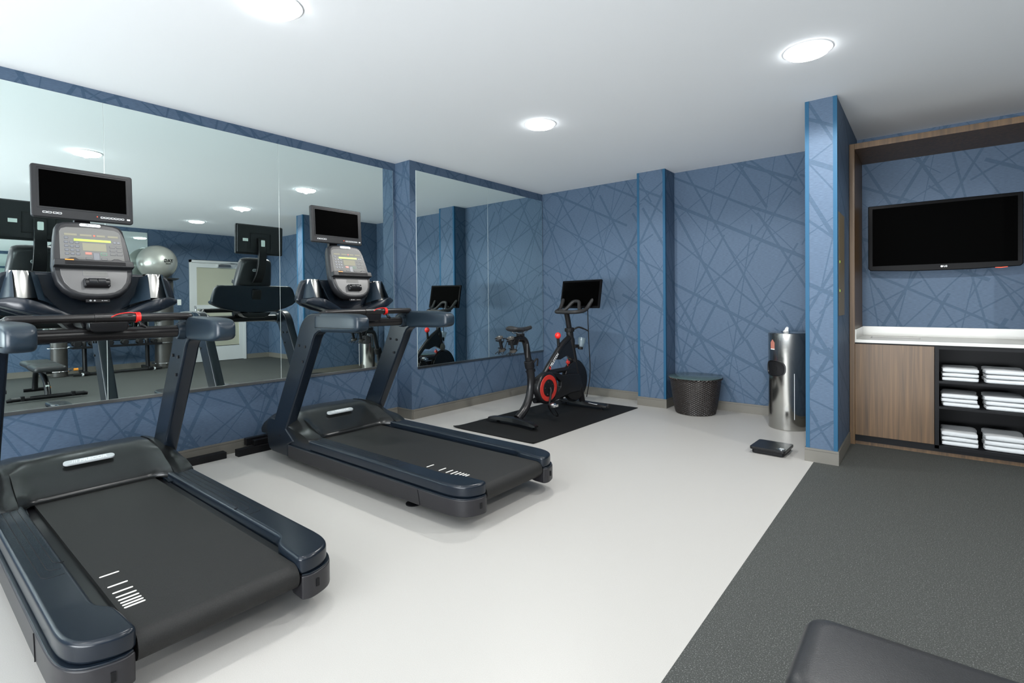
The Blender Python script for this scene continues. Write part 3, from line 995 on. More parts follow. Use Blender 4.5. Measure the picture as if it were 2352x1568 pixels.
# ------------------------------------------------------------------ exercise bike (local: x right, y forward)
def make_bike():
    t = thing('exercise_bike', 'black indoor exercise bike with a red crank ring and tilted screen on a black mat', 'exercise bike', (1.325, -1.33, .008), math.radians(-4))
    # stabiliser feet
    for nm, yc, hw in (('rear_stabilizer', -.60, .315), ('front_stabilizer', .56, .32)):
        rows = []
        for k in range(13):
            q = -1 + 2 * k / 12
            x = q * hw
            yy = yc + ((.055 if yc < 0 else .03) * abs(q) ** 1.3) * (-1 if yc < 0 else 1) * .8
            ww = .048 - .008 * abs(q)
            zt = .075 - .018 * abs(q) ** 1.6
            if k in (0, 12):
                ww, zt = .030, .050
            rows.append([(x, yy - ww, .034), (x, yy - ww * .75, zt - .004), (x, yy, zt), (x, yy + ww * .75, zt - .004), (x, yy + ww, .034), (x, yy, .028)])
        s_ = MB().grid(rows, True).build(nm, 'bike', t, angle=50)
        for s in (1, -1):
            MB().lathe([(.020, 0), (.020, .006), (.010, .012), (.008, .036)], 16, Matrix.Translation((s * hw * .78, yc + .012, 0))).build('levelling_foot', 'matte', s_)
        if yc > 0:
            MB().b2((.10, yc - .035, .0685), (.215, yc + .030, .0705), Matrix.Rotation(math.radians(3), 4, 'Y')).build('warning_label', 'white', s_, smooth=False)
            for s in (1, -1):
                MB().cyl((s * (hw + .012) - .012, yc + .03, .045), (s * (hw + .012) + .012, yc + .03, .045), .030, 20).build('transport_wheel', 'bikem', s_, bevel=.004)
    # rear leg sweeping down to the stabiliser, and the seat tube
    P = smoothpath([(0, -.372, .60), (0, -.362, .52), (0, -.352, .43), (0, -.358, .33), (0, -.395, .22), (0, -.46, .13), (0, -.56, .058)], 5)
    MB().tube(P, [.044 - .004 * math.sin(i / 30 * PI) for i in range(len(P))], 16, flat=.75).build('rear_leg', 'bike', t)
    col = MB().cyl((0, -.366, .545), (0, -.385, .62), .050, 20).build('seat_post_collar', 'matte', t, bevel=.006)
    MB().tube(smoothpath([(.04, -.36, .60), (.055, -.335, .635), (.06, -.315, .63), (.055, -.318, .565)], 5), .009, 8).build('adjust_lever', 'matte', col)
    P = smoothpath([(0, -.383, .60), (0, -.405, .70), (0, -.43, .80), (0, -.455, .838), (0, -.50, .852), (0, -.62, .850)], 5)
    sp = MB().tube(P, .034, 16, flat=.8).build('seat_post', 'bike', t)
    MB().b2((.030, -.45, .66), (.032, -.435, .80), Matrix.Identity(4)).build('height_scale', 'greyp', sp, smooth=False)
    # saddle
    rows = []
    for k in range(17):
        q = k / 16
        y = -.665 + .275 * q * 1.18
        hw = .088 * (1 - q) ** .6 * (1 if q < .25 else 1) + .022
        hw = .085 * math.sqrt(max(0, 1 - ((q - .12) / .45) ** 2)) if q < .45 else 0
        hw = max(hw, .060 - .035 * min(1, (q - .2) / .5) if q > .2 else .05)
        if q > .93:
            hw = .018
        if k == 0:
            hw = .055
        zc = .972 - .020 * math.sin(q * PI) + .008 * (1 - q)
        th = .045 - .020 * q
        row = []
        for j in range(12):
            a = 2 * PI * j / 12
            ca, sa = math.cos(a), math.sin(a)
            row.append((hw * ca, y, zc + (.014 * sa if sa > 0 else th * sa) - .012 * abs(ca) ** 2))
        rows.append(row)
    sd = MB().grid(rows, True).build('saddle', 'bikem', t, sub=1)
    g = MB()
    for s in (1, -1):
        g.tube(smoothpath([(s * .03, -.62, .945), (s * .025, -.58, .915), (s * .022, -.50, .908), (s * .018, -.43, .925), (s * .01, -.385, .955)], 5), .004, 8)
    g.build('saddle_rails', 'chrome', sd)
    MB().b2((-.022, -.55, .86), (.022, -.47, .915)).cyl((-.03, -.50, .89), (.03, -.50, .89), .02, 14).b2((-.018, -.64, .842), (.018, -.46, .868)).build('saddle_clamp', 'matte', t, bevel=.005)
    # weight cradles behind the seat
    g = MB()
    for s in (-1, 1):
        x0 = s * .075
        g.tube([(0, -.60, .862), (x0, -.66, .865), (x0, -.80, .868)], .0045, 6)
        for dx in (-.028, .028):
            g.tube([(x0 + dx, -.64, .862), (x0 + dx, -.675, .80), (x0 + dx, -.70, .745), (x0 + dx, -.72, .71), (x0 + dx * .2, -.75, .74), (x0 + dx, -.77, .715)], .0035, 6)
        g.ring((0, 0, 0), .040, .0035, 24, 6, Matrix.Translation((x0, -.70, .765)) @ Matrix.Rotation(math.radians(-15), 4, 'X'))
        g.ring((0, 0, 0), .040, .0035, 24, 6, Matrix.Translation((x0, -.735, .84)) @ Matrix.Rotation(math.radians(-15), 4, 'X'))
    g.b2((-.03, -.66, .80), (.03, -.58, .87))
    g.build('weight_cradle', 'matte', t)
    # main frame: diagonal tube, front leg, crossbar web
    nk = (0, .335, .865)
    mf = MB()
    mf.tube(smoothpath([(0, -.20, .40), (0, -.11, .49), (0, .05, .64), (0, .17, .745), (0, .30, .82)], 5), [.030] * 6 + [.033] * 15, 16, flat=.9)
    mf.tube(smoothpath([(0, .32, .90), (0, .325, .84), (0, .345, .76), (0, .39, .60), (0, .44, .42), (0, .50, .24), (0, .555, .06)], 5), [.040] * 8 + [.046] * 3 + [.036] * 20, 16, flat=.8)
    mf.prism([(.02, .60), (.10, .68), (.20, .77), (.32, .84), (.37, .80), (.39, .65), (.405, .56), (.36, .575), (.30, .60), (.24, .625), (.18, .61), (.12, .59)], -.022, .022, 'x')
    mf.tube([(0, -.12, .462), (0, .10, .468), (0, .42, .470)], .028, 12, flat=1.0)
    mf.tube(smoothpath([(0, -.34, .38), (0, -.24, .42), (0, -.13, .465)], 4), .03, 12)
    mf.tube([(0, -.30, .20), (0, -.05, .17), (0, .25, .20), (0, .50, .24)], .030, 12)
    fr = mf.build('frame', 'bike', t, angle=60)
    # lettering along the diagonal tube
    T = frame((.032, -.01, .588), (0, .62, .60), (0, -.60, .62))
    MB(T).text('PELOTON', .040, Matrix.Translation((.015, -.002, 0)), bold=.0008).build('lettering', 'white', fr, smooth=False)
    MB(T).ring((-.098, -.002, 0), .013, .004, 20, 6).b2((-.104, -.026, -.002), (-.098, .012, .002)).build('emblem', 'ringred', fr)
    MB().cyl((0, .322, .885), (0, .318, .93), .050, 20).b2((-.045, .28, .885), (.045, .35, .925)).build('post_collar', 'matte', t, bevel=.006)
    MB().tube(smoothpath([(.045, .34, .915), (.08, .38, .935), (.12, .43, .915), (.15, .47, .89)], 5), [.010] * 10 + [.008] * 6, 8).build('height_lever', 'matte', t)
    MB().tube([(0, .318, .90), (0, .285, 1.03), (0, .262, 1.10)], .030, 16, flat=.8).build('handlebar_post', 'bike', t)
    # crank cover (right side), red ring, arm and pedals
    cy, cz = -.185, .325
    rows = [[(xx, cy + rr * math.cos(2 * PI * k / 48), cz + rr * math.sin(2 * PI * k / 48)) for k in range(48)] for xx, rr in ((.030, .165), (.075, .168), (.090, .162), (.096, .150), (.097, .142))]
    MB().grid(rows, True).build('crank_cover', 'bike', t, angle=50)
    tail = [(cy - .02, cz + .165), (.0, cz + .140), (.10, cz + .10), (.22, cz + .10), (.38, cz + .085), (.43, cz + .03), (.44, cz - .06), (.40, cz - .115), (.25, cz - .11), (.10, cz - .13), (-.03, cz - .155), (cy, cz - .165), (-.10, cz - .12), (-.03, cz - .085), (.055, cz - .02), (.055, cz + .035), (-.02, cz + .09), (-.10, cz + .12)]
    MB().prism(tail, .028, .080, 'x').build('belt_guard', 'bike', t, bevel=.010, seg=3)
    rows = [[(xx, cy + rr * math.cos(2 * PI * k / 48), cz + rr * math.sin(2 * PI * k / 48)) for k in range(49)] for xx, rr in ((.0965, .138), (.101, .134), (.102, .092), (.0965, .088))]
    MB().grid(rows).build('crank_ring', 'ringred', t)
    MB().cyl((.09, cy, cz), (.104, cy, cz), .086, 40).build('crank_disc', 'matte', t, bevel=.003)
    g = MB()
    for k in range(5):
        a = 2 * PI * k / 5 + .5
        g.cyl((.103, cy + .066 * math.cos(a), cz + .066 * math.sin(a)), (.107, cy + .066 * math.cos(a), cz + .066 * math.sin(a)), .005, 8)
    g.build('crank_bolts', 'chrome', t)
    for s, a in ((1, -105), (-1, 75)):
        a = math.radians(a)
        ex, ez = cy + .17 * math.cos(a), cz + .17 * math.sin(a)
        ar = MB().tube([(s * .09, cy, cz), (s * .125, cy, cz), (s * .135, cy + .02 * math.cos(a), cz + .02 * math.sin(a)), (s * .14, ex, ez)], [.014, .017, .014, .011], 10).build('crank_arm', 'black', t)
        pd = MB().cyl((s * .135, ex, ez), (s * .235, ex, ez), .010, 12).b2((s * .155, ex - .040, ez - .012), (s * .225, ex + .040, ez + .012)).sphere((s * .19, ex, ez + .012), .030, 16, 8, (1, 1.2, .6)).sphere((s * .17, ex + .04, ez - .01), .016, 12, 6).build('pedal', 'chrome', t)
        g = MB()
        g.tube(smoothpath([(s * .152, ex - .03, ez - .015), (s * .155, ex + .02, ez - .075), (s * .17, ex + .05, ez - .11), (s * .19, ex + .055, ez - .115), (s * .21, ex + .05, ez - .11), (s * .228, ex + .02, ez - .075), (s * .228, ex - .03, ez - .015)], 4), .007, 8)
        g.build('toe_clip', 'matte', pd)
    # flywheel with guard
    MB().cyl((-.032, .405, .325), (.026, .405, .325), .222, 64).build('flywheel', 'bike', t, bevel=.010)
    MB().ring((0, 0, 0), .232, .007, 64, 8, Matrix.Translation((-.003, .405, .325)) @ Matrix.Rotation(PI / 2, 4, 'Y')).build('flywheel_guard', 'matte', t)
    MB().sphere((-.03, .37, .60), .045, 20, 10, (.7, 1, 1.2)).build('brake_housing', 'column', t)
    g = MB().cyl((0, .27, .58), (0, .28, .49), .007, 8).cyl((-.01, .275, .545), (.02, .275, .545), .018, 12)
    g.build('brake_mechanism', 'ringred', t)
    # resistance knob
    MB().cyl((.0, .115, .735), (.0, .105, .82), .016, 14).build('knob_stem', 'matte', t, bevel=.003)
    MB().sphere((0, .103, .853), .034, 20, 12, (1, 1, 1.05)).build('resistance_knob', 'red', t)
    # bottle holder
    MB().lathe([(.030, 0), (.034, .02), (.042, .10), (.046, .105), (.044, .10), (.038, .04), (.03, .01)], 20, Matrix.Translation((.05, .455, .705)) @ Matrix.Rotation(math.radians(-18), 4, 'X'), closed=False).build('bottle_holder', 'clear', t)
    MB().b2((.0, .36, .70), (.05, .44, .735)).cyl((.05, .45, .68), (.05, .455, .71), .030, 16).build('holder_bracket', 'matte', t, bevel=.003)
    # handlebar
    hb = MB()
    U = smoothpath([(.205, .475, 1.240), (.195, .44, 1.20), (.185, .39, 1.145), (.175, .33, 1.120), (.135, .255, 1.110), (.06, .235, 1.108), (-.06, .235, 1.108), (-.135, .255, 1.110), (-.175, .33, 1.120), (-.185, .39, 1.145), (-.195, .44, 1.20), (-.205, .475, 1.240)], 5)
    hb.tube(U, .0215, 14)
    A = smoothpath([(.17, .345, 1.122), (.11, .365, 1.125), (.075, .40, 1.165), (.045, .44, 1.215), (.0, .45, 1.228), (-.045, .44, 1.215), (-.075, .40, 1.165), (-.11, .365, 1.125), (-.17, .345, 1.122)], 5)
    hb.tube(A, .0205, 14)
    for s in (1, -1):
        hb.sphere((s * .205, .475, 1.240), .0215, 12, 6)
    hb.build('handlebar', 'bikem', t, angle=60)
    MB().b2((-.05, .235, 1.085), (.05, .42, 1.108)).build('handlebar_clamp', 'matte', t, bevel=.006)
    # screen
    T = frame((.030, .485, 1.310), (1, 0, 0), (0, .20, 1)) @ Matrix.Rotation(math.radians(-2), 4, 'Y')
    sc = MB(T).prism(rrect(0, 0, .558, .326, .010), -.022, 0).prism(rrect(0, 0, .40, .20, .02), -.036, -.02).build('screen', 'tvblack', t, bevel=.004)
    MB(T).b2((-.256, -.138, -.001), (.256, .142, .0012)).build('display', 'screen', sc, smooth=False)
    MB().b2((-.035, .40, 1.09), (.035, .55, 1.12)).tube([(0, .53, 1.10), (0, .52, 1.20), (0, .51, 1.30)], .022, 12).build('screen_bracket', 'matte', t, bevel=.004)
    MB().tube(smoothpath([(.10, .53, 1.17), (.105, .53, .95), (.11, .54, .70), (.10, .57, .40), (.05, .57, .12)], 6), .0055, 8).build('power_cable', 'matte', t)
    return t


bk = make_bike()
Mb = Matrix.Translation(bk.location) @ Matrix.Rotation(math.radians(-4), 4, 'Z')
for s, l in ((-1, 'small black hand weight in the left cradle behind the bike saddle, nearer the mirror'), (1, 'small black hand weight in the right cradle behind the bike saddle, nearer the scale')):
    T = Matrix.Translation((s * .075, -.745, .882)) @ Matrix.Rotation(math.radians(-16), 4, 'X')
    t = thing('hand_weight', l, 'hand weight', Mb @ Vector((s * .075, -.70, .75)), 0, 'hand weights behind the bike saddle')
    R_ = Matrix.Rotation(math.radians(-4), 4, 'Z') @ Matrix.Rotation(math.radians(16), 4, 'X')
    MB(R_).cyl((0, 0, .0), (0, 0, .125), .0155, 16).build('handle', 'matte', t)
    for z0 in (-.012, .118):
        hd = MB(R_).lathe([(.026, z0 - .002), (.036, z0 + .004), (.036, z0 + .020), (.026, z0 + .026)], 24).build('weight_head', 'column', t)
        if z0 > 0:
            MB(R_).b2((-.008, -.003, z0 + .0255), (.008, .003, z0 + .0268)).build('weight_mark', 'white', hd, smooth=False)

# mat under the bike, one corner slightly lifted
g = MB()
P = []
x0, x1, y0, y1 = .842, 1.825, -2.355, -.43
nx, ny = 14, 26
for kz in (0, 1):
    for j in range(ny + 1):
        for i in range(nx + 1):
            x = x0 + (x1 - x0) * i / nx
            y = y0 + (y1 - y0) * j / ny
            x += (y - y0) * .035
            z = .0005 + .007 * kz
            lift = max(0, 1 - math.hypot(x - x0, y - y0) / .10) * .012 + max(0, 1 - math.hypot(x - x1, y - y0) / .09) * .010
            P.append((x, y, z + lift))
idx = lambda k, j, i: k * (nx + 1) * (ny + 1) + j * (nx + 1) + i
Fc = []
for j in range(ny):
    for i in range(nx):
        Fc.append((idx(1, j, i), idx(1, j, i + 1), idx(1, j + 1, i + 1), idx(1, j + 1, i)))
        Fc.append((idx(0, j, i), idx(0, j + 1, i), idx(0, j + 1, i + 1), idx(0, j, i + 1)))
for j in range(ny):
    for i in (0, nx):
        Fc.append((idx(0, j, i), idx(0, j + 1, i), idx(1, j + 1, i), idx(1, j, i)))
for i in range(nx):
    for j in (0, ny):
        Fc.append((idx(0, j, i), idx(0, j, i + 1), idx(1, j, i + 1), idx(1, j, i)))
tag(MB().add(P, Fc).build('floor_mat', 'matb', angle=30), 'thin black rubber mat on the pale floor under the exercise bike', 'mat')


# ------------------------------------------------------------------ wicker side table
def side_table(cx, cy):
    t = thing('side_table', 'round dark wicker side table with a frosted glass top against the back wall', 'side table', (cx, cy, 0))
    hgt, r0, r1_ = .392, .205, .268
    ns = 72
    nr = 34
    rows = []
    for i in range(nr * 2 + 1):
        z = .004 + (hgt - .012) * i / (nr * 2)
        q = i / (nr * 2)
        rb = r0 + (r1_ - r0) * (q ** .75)
        row = []
        for k in range(ns * 2):
            a = 2 * PI * k / (ns * 2)
            ph = (math.floor(i / 2) + math.floor(k / 2)) % 2
            o = .0034 if (ph == 0) else -.0026
            if i % 2 == 1:
                o *= .2
            row.append(((rb + o) * math.cos(a), (rb + o) * math.sin(a), z))
        rows.append(row)
    MB().grid(rows, True).build('woven_body', 'wick', t, smooth=False)
    g = MB()
    for k in range(40):
        a = 2 * PI * k / 40
        T = Matrix.Rotation(a, 4, 'Z') @ Matrix.Translation((r1_ + .002, 0, hgt - .008))
        g.tube([(-.006, -.018, .006), (.006, -.006, -.004), (.006, .006, .006), (-.006, .018, -.004)], .0065, 6, M=T)
    g.build('braided_rim', 'wick', t)
    MB().lathe([(.274, hgt), (.277, hgt + .003), (.277, hgt + .008), (.274, hgt + .010)], 64).build('glass_top', 'glass', t)
    MB().cyl((.19, -.075, .02), (.195, -.077, .02), .008, 8).build('leg_tag', 'chrome', t)
    return t


side_table(2.495, -.262)

# ------------------------------------------------------------------ wipe dispenser bin
t = thing('wipe_dispenser', 'tall round brushed steel wipe dispenser and bin behind the blue partition', 'wipe dispenser', (3.435, -.385, 0))
RB = .172
MB().lathe([(RB - .006, 0), (RB, .006), (RB, .885)], 72).build('bin_body', 'steel', t)
ld = MB().lathe([(RB + .0015, .884), (RB + .0015, .912), (RB - .004, .918), (.05, .922), (.001, .922)], 72, closed=False).build('lid', 'steel', t)
MB().lathe([(.04, .921), (.04, .9235), (.02, .9235), (.02, .921)], 24, Matrix.Translation((-.02, -.01, 0)), closed=False).build('wipe_slot', 'black', ld)
# disposal opening facing the camera's left
ang = math.radians(-121)
rows, rows2 = [], []
for k in range(40):
    a = 2 * PI * k / 40
    ca, sa = math.cos(a), math.sin(a)
    du = .108 * math.copysign(abs(ca) ** .75, ca)
    dz = .076 * math.copysign(abs(sa) ** .75, sa)
    th = ang + du / RB
    P = lambda r, s_: (r * math.cos(ang + du * s_ / RB), r * math.sin(ang + du * s_ / RB), .58 + dz * s_)
    rows.append([P(RB + .001, 1.0), P(RB + .010, .98), P(RB + .010, .90), P(RB + .003, .86)])
    rows2.append([P(RB + .003, .88), P(RB + .0028, .3), P(RB + .0026, .01)])
rows.append(rows[0])
rows2.append(rows2[0])
MB().grid(rows).build('opening_rim', 'black', t)
MB().grid(rows2).build('opening', 'matte', t, smooth=False)
g = MB()
a0 = math.radians(-107)
an = math.radians(-129)
for (z0, z1, hw, m_, nm) in ((.765, .825, .026, 'redkey', 'warning_sticker'), (.757, .765, .026, 'white', 'sticker_footer')):
    rr = RB + .0012
    rws = []
    for k in range(5):
        du = -hw + 2 * hw * k / 4
        zt = z1 + (.03 * (1 - abs(du) / hw) if nm[0] == 'w' else 0)
        rws.append([(rr * math.cos(an + du / RB), rr * math.sin(an + du / RB), z0), (rr * math.cos(an + du / RB), rr * math.sin(an + du / RB), zt)])
    MB().grid(rws).build(nm, m_, t, smooth=False)
a1 = math.radians(-62)
MB().tube([((RB + .001) * math.cos(a1), (RB + .001) * math.sin(a1), .11), ((RB + .001) * math.cos(a1), (RB + .001) * math.sin(a1), .54)], .0022, 6).build('door_seam', 'white', t)
g = MB()
rows = []
for i in range(7):
    q = i / 6
    rows.append([(-.02 + (-.024 + .048 * k / 8) * (1 - .35 * q) + .012 * q, -.01 + .012 * math.sin(k * 1.9 + q * 2) * (1 - .3 * q), .922 + .055 * q * (1 - .35 * abs(k - 4.5) / 4)) for k in range(9)])
MB().grid(rows).build('wipe', 'tissue', t, angle=60)

# ------------------------------------------------------------------ bathroom scale
T = Matrix.Translation((3.498, -1.362, 0)) @ Matrix.Rotation(math.radians(-2.5), 4, 'Z')
t = thing('bathroom_scale', 'flat black weighing scale with a round dial on the pale floor', 'scale', (3.498, -1.362, 0), math.radians(-2.5))
MB().prism(rrect(0, 0, .262, .275, .02), .034, .056).build('platform', 'black', t, bevel=.003)
MB().prism(rrect(0, 0, .235, .25, .02), .006, .036).build('scale_base', 'matte', t, bevel=.004)
dl = MB().lathe([(.026, 0), (.026, .0035), (.022, .0045), (.021, .003)], 28, Matrix.Translation((.095, -.085, .0558)), closed=False).build('dial_rim', 'chrome', t)
MB().cyl((.095, -.085, .055), (.095, -.085, .0585), .021, 24).build('dial_face', 'badge', t)

# ------------------------------------------------------------------ cabinet niche
CX0, CX1, CY, CYB = 3.9655, 5.215, -.70, -.046
t = thing('towel_cabinet', 'walnut framed built-in cabinet with a door and black open towel shelves', 'cabinet', (4.6, -.37, 0))
L_ = lambda p, q: ((p[0] - 4.6, p[1] + .37, p[2]), (q[0] - 4.6, q[1] + .37, q[2]))
MB().b2(*L_((CX0, CY, 0), (4.003, CYB, 2.548))).build('side_post', 'wood', t, bevel=.0015)
MB().b2(*L_((5.177, CY, 0), (CX1, CYB, 2.548))).build('side_post', 'wood', t, bevel=.0015)
MB().b2(*L_((4.003, CY, 2.50), (5.177, CYB, 2.548))).build('top_board', 'wood', t, bevel=.0015)
MB().b2(*L_((4.003, CY + .035, 0), (5.177, CY + .055, .058))).build('kickboard', 'wood', t)
MB().b2(*L_((4.003, CY + .02, .03), (5.177, CYB, .082))).b2(*L_((4.003, CYB - .012, .08), (5.177, CYB, .86))).b2(*L_((4.527, CY + .002, .058), (4.553, CYB, .862))).b2(*L_((5.155, CY + .002, .058), (5.177, CYB, .862))).b2(*L_((4.003, CY + .01, .836), (5.177, CYB, .868))).b2(*L_((4.527, CY + .002, .058), (5.177, CY + .03, .083))).build('carcass', 'cubby', t, smooth=False)
for z in (.372, .572):
    MB().b2(*L_((4.553, CY + .004, z), (5.155, CYB - .012, z + .017))).build('shelf', 'cubby', t, smooth=False)
dr = MB().b2(*L_((4.0045, CY, .086), (4.524, CY + .02, .856))).build('door', 'wood', t, bevel=.001)
ct = thing('countertop', 'white stone countertop with backsplash and small sink in the walnut cabinet', 'countertop', (4.6, -.37, .868))
SX0, SX1, SY0, SY1 = 4.09, 4.435, -.42, -.20
K_ = lambda p, q: ((p[0] - 4.6, p[1] + .37, p[2] - .868), (q[0] - 4.6, q[1] + .37, q[2] - .868))
MB().b2(*K_((4.0035, CY - .002, .868), (SX0, CYB, .893))).b2(*K_((SX1, CY - .002, .868), (5.1765, CYB, .893))).b2(*K_((SX0, CY - .002, .868), (SX1, SY0, .893))).b2(*K_((SX0, SY1, .868), (SX1, CYB, .893))).build('stone_slab', 'counter', ct, smooth=False)
MB().b2(*K_((4.0035, CYB - .018, .893), (5.1765, CYB, .978))).build('backsplash', 'counter', ct, bevel=.001)
MB().b2(*K_((4.0035, CY + .01, .893), (4.0125, CYB - .018, .978))).build('side_splash', 'counter', ct, smooth=False)
g = MB()
a, b = K_((SX0, SY0, .75), (SX1, SY1, .887))
P = [(a[0], a[1], b[2]), (b[0], a[1], b[2]), (b[0], b[1], b[2]), (a[0], b[1], b[2]), (a[0] + .02, a[1] + .02, a[2] + .135 - .118), (b[0] - .02, a[1] + .02, a[2] + .017), (b[0] - .02, b[1] - .02, a[2] + .017), (a[0] + .02, b[1] - .02, a[2] + .017)]
g.add(P, [(0, 1, 5, 4), (1, 2, 6, 5), (2, 3, 7, 6), (3, 0, 4, 7), (4, 5, 6, 7)])
g.build('sink_basin', 'sink', ct, fix=False)

# television in the niche
t = thing('television', 'wall-mounted black flat television in the walnut niche', 'television', (4.569, -.13, 1.782))
T = frame((0, 0, 0), (1, 0, 0), (0, 0, 1))
T = Matrix.Rotation(0, 4, 'Z') @ T
MBt = lambda: MB(T)
cv = rrect(0, 0, 1.022, .600, .012)
bz = MB(T).prism([(-.511, .300), (.511, .300), (.511, -.270), (.495, -.290), (.2, -.304), (-.2, -.304), (-.495, -.290), (-.511, -.270)], 0, .032).prism(rrect(0, 0, .86, .46, .03), -.035, .002).build('television_body', 'tvblack', t, bevel=.006)
MB(T).b2((-.478, -.250, .031), (.478, .272, .0332)).build('screen', 'screen', t, smooth=False)
lg = MB(T).text('LG', .020, Matrix.Translation((.034, -.272, .0325)), bold=.0006).build('logo_lettering', 'white', bz, smooth=False)
MB(T).ring((.010, -.272, .033), .0075, .0012, 20, 5).cyl((.010, -.272, .032), (.010, -.272, .0334), .0068, 20).build('logo_disc', 'white', bz, smooth=False)
MB(T).tube([(.345, -.296, .024), (.38, -.299, .024), (.42, -.2935, .024)], .0035, 6).build('power_light', 'redled', bz)
MB(T).b2((-.12, -.12, -.083), (.12, .12, -.03)).build('wall_bracket', 'matte', t, smooth=False)
T = frame((XR, 0, 0), (0, -1, 0), (0, 0, 1))

# towels
def towel_mesh(seed):
    rnd = random.Random(seed)
    W, D, Hh = .218, .30, .030
    rows = []
    ny_, nk = 10, 28
    for j in range(ny_ + 1):
        q = j / ny_
        row = []
        for k in range(nk):
            a = 2 * PI * k / nk
            ca, sa = math.cos(a), math.sin(a)
            ex, ez = .22, .55
            x = W / 2 * math.copysign(abs(ca) ** ex, ca)
            z = Hh / 2 * math.copysign(abs(sa) ** ez, sa)
            x += .004 * math.sin(3 * q * PI + seed) * abs(ca) + rnd.uniform(-.0022, .0022)
            if abs(ca) > .93:
                x -= math.copysign(.004, ca) * (1 - min(1, abs(z) / .006))
            z += (.0018 * math.sin(7 * x / W + seed * 1.7 + q * 3) + rnd.uniform(-.0006, .0006)) * (1 if sa > 0 else .1)
            row.append((x, -D / 2 + D * q, z + Hh / 2))
        rows.append(row)
    # rounded front fold
    f0 = [(x * .985, y - .008, (z - Hh / 2) * .72 + Hh / 2) for x, y, z in rows[0]]
    f1 = [(x * .96, y - .012, (z - Hh / 2) * .30 + Hh / 2) for x, y, z in rows[0]]
    return MB().grid([f1, f0] + rows, True)


protos = []
for sd_ in range(4):
    o = towel_mesh(sd_).build('folded_towel', 'towel', sub=1)
    protos.append(o)
lev = ['bottom', 'middle', 'top']
shn = ['lowest', 'middle', 'top']
k = 0
used = 0
for si, z in enumerate((.0835, .3895, .5895)):
    for ci, (x, cn) in enumerate(((4.678, 'left'), (4.935, 'right'))):
        zz = z
        for ti in range(3):
            src = protos[k % 4]
            o = src if k < 4 else src.copy()
            if k >= 4:
                C.objects.link(o)
            hs = (1.0, 1.0, 1.12)[ti] * (1.04 if ci else .98) * (1.1 if si == 0 else 1)
            o.location = (x + random.uniform(-.004, .004), -.50 + .004 * ti + random.uniform(-.004, .004), zz)
            o.rotation_euler = (0, 0, random.uniform(-.02, .02))
            o.scale = (1 if ci == 0 else 1.06, 1, hs)
            zz += .0325 * hs + .0006
            tag(o, 'folded white towel at the %s of the %s stack on the %s cabinet shelf' % (lev[ti], cn, shn[si]), 'towel', 'folded white towels in the cabinet')
            k += 1

# access panel on the partition's inner side
t = thing('electrical_panel', 'flush tan metal access panel on the side of the blue partition facing the cabinet', 'access panel', (3.9626, -1.2, 1.5))
MB().b2((0, -.165, -.39), (.003, .165, .395)).build('panel_plate', 'tan', t, bevel=.002)
for y, z in ((-.12, .02), (-.12, -.2)):
    MB().b2((.003, y - .006, z - .009), (.005, y + .006, z + .009)).build('indicator_light', 'led', t, smooth=False)
g = MB()
for y in (-.15, .15):
    for z in (-.25, .0, .25):
        g.cyl((.003, y, z), (.005, y, z), .004, 8)
g.build('panel_screws', 'chrome', t)


# ------------------------------------------------------------------ weight bench
t = thing('weight_bench', 'black padded flat weight bench cut off in the bottom right corner of the photo', 'weight bench', (4.85, -4.60, 0))
bx = 4.85


def pad(x0, x1, y0, y1, z0, z1, taper=0):
    rows = []
    for zz, ins in ((z0, .018), (z0 + .006, .006), (z0 + .02, .0), ((z0 + z1) / 2, 0), (z1 - .022, .002), (z1 - .008, .012), (z1 - .0015, .028), (z1, .045)):
        r_ = .05
        p = rrect((x0 + x1) / 2, (y0 + y1) / 2, x1 - x0 - 2 * ins, y1 - y0 - 2 * ins, max(.012, r_ - ins * .5), 6)
        rows.append([(a, b, zz) for a, b in p])
    return MB().grid(rows, True)


p1 = pad(4.245 - bx, 4.83 - bx, -.160, .162, .385, .455).build('seat_pad', 'vinylpad', t, angle=60)
MB().tube([(a, b, .392) for a, b in rrect((4.245 + 4.83) / 2 - bx, .001, .586, .323, .05, 6)] , .003, 6).build('piping', 'matte', p1)
pad(4.842 - bx, 5.56 - bx, -.160, .162, .385, .455).build('back_pad', 'vinylpad', t, angle=60)
g = MB()
g.prism([(4.40 - bx, .383), (5.45 - bx, .383), (5.45 - bx, .345), (4.40 - bx, .345)], -.03, .03, 'y')
g.build('top_rail', 'black', t)
MB().tube(smoothpath([(4.48 - bx, 0, .045), (4.56 - bx, 0, .16), (4.68 - bx, 0, .24), (4.9 - bx, 0, .31), (5.15 - bx, 0, .35)], 5), .034, 12).build('front_leg', 'black', t)
lb = MB().b2((4.525 - bx, -.037, .10), (4.532 - bx, .0, .19), Matrix.Translation((0, .018, 0))).build('leg_label', 'label', t, smooth=False)
MB().tube(smoothpath([(5.52 - bx, 0, .03), (5.50 - bx, 0, .15), (5.42 - bx, 0, .27), (5.30 - bx, 0, .35)], 5), .034, 12).build('rear_leg', 'black', t)
fb = MB().cyl((4.46 - bx, -.36, .045), (4.46 - bx, .36, .045), .028, 16).build('front_foot', 'black', t)
for s in (1, -1):
    MB().cyl((4.46 - bx, s * .35, .045), (4.46 - bx, s * .40, .035), .031, 16, r1=.02).build('foot_cap', 'matte', fb)
    MB().b2((4.43 - bx, s * .25 - .02, .02), (4.49 - bx, s * .25 + .02, .085)).build('foot_clamp', 'matte', fb, bevel=.006)
MB().cyl((5.55 - bx, -.12, .025), (5.55 - bx, .12, .025), .024, 14).build('rear_foot', 'black', t)
MB().tube([(5.0 - bx, .03, .10), (5.0 - bx, .10, .10)], .012, 10).build('adjust_pin', 'orange', t)

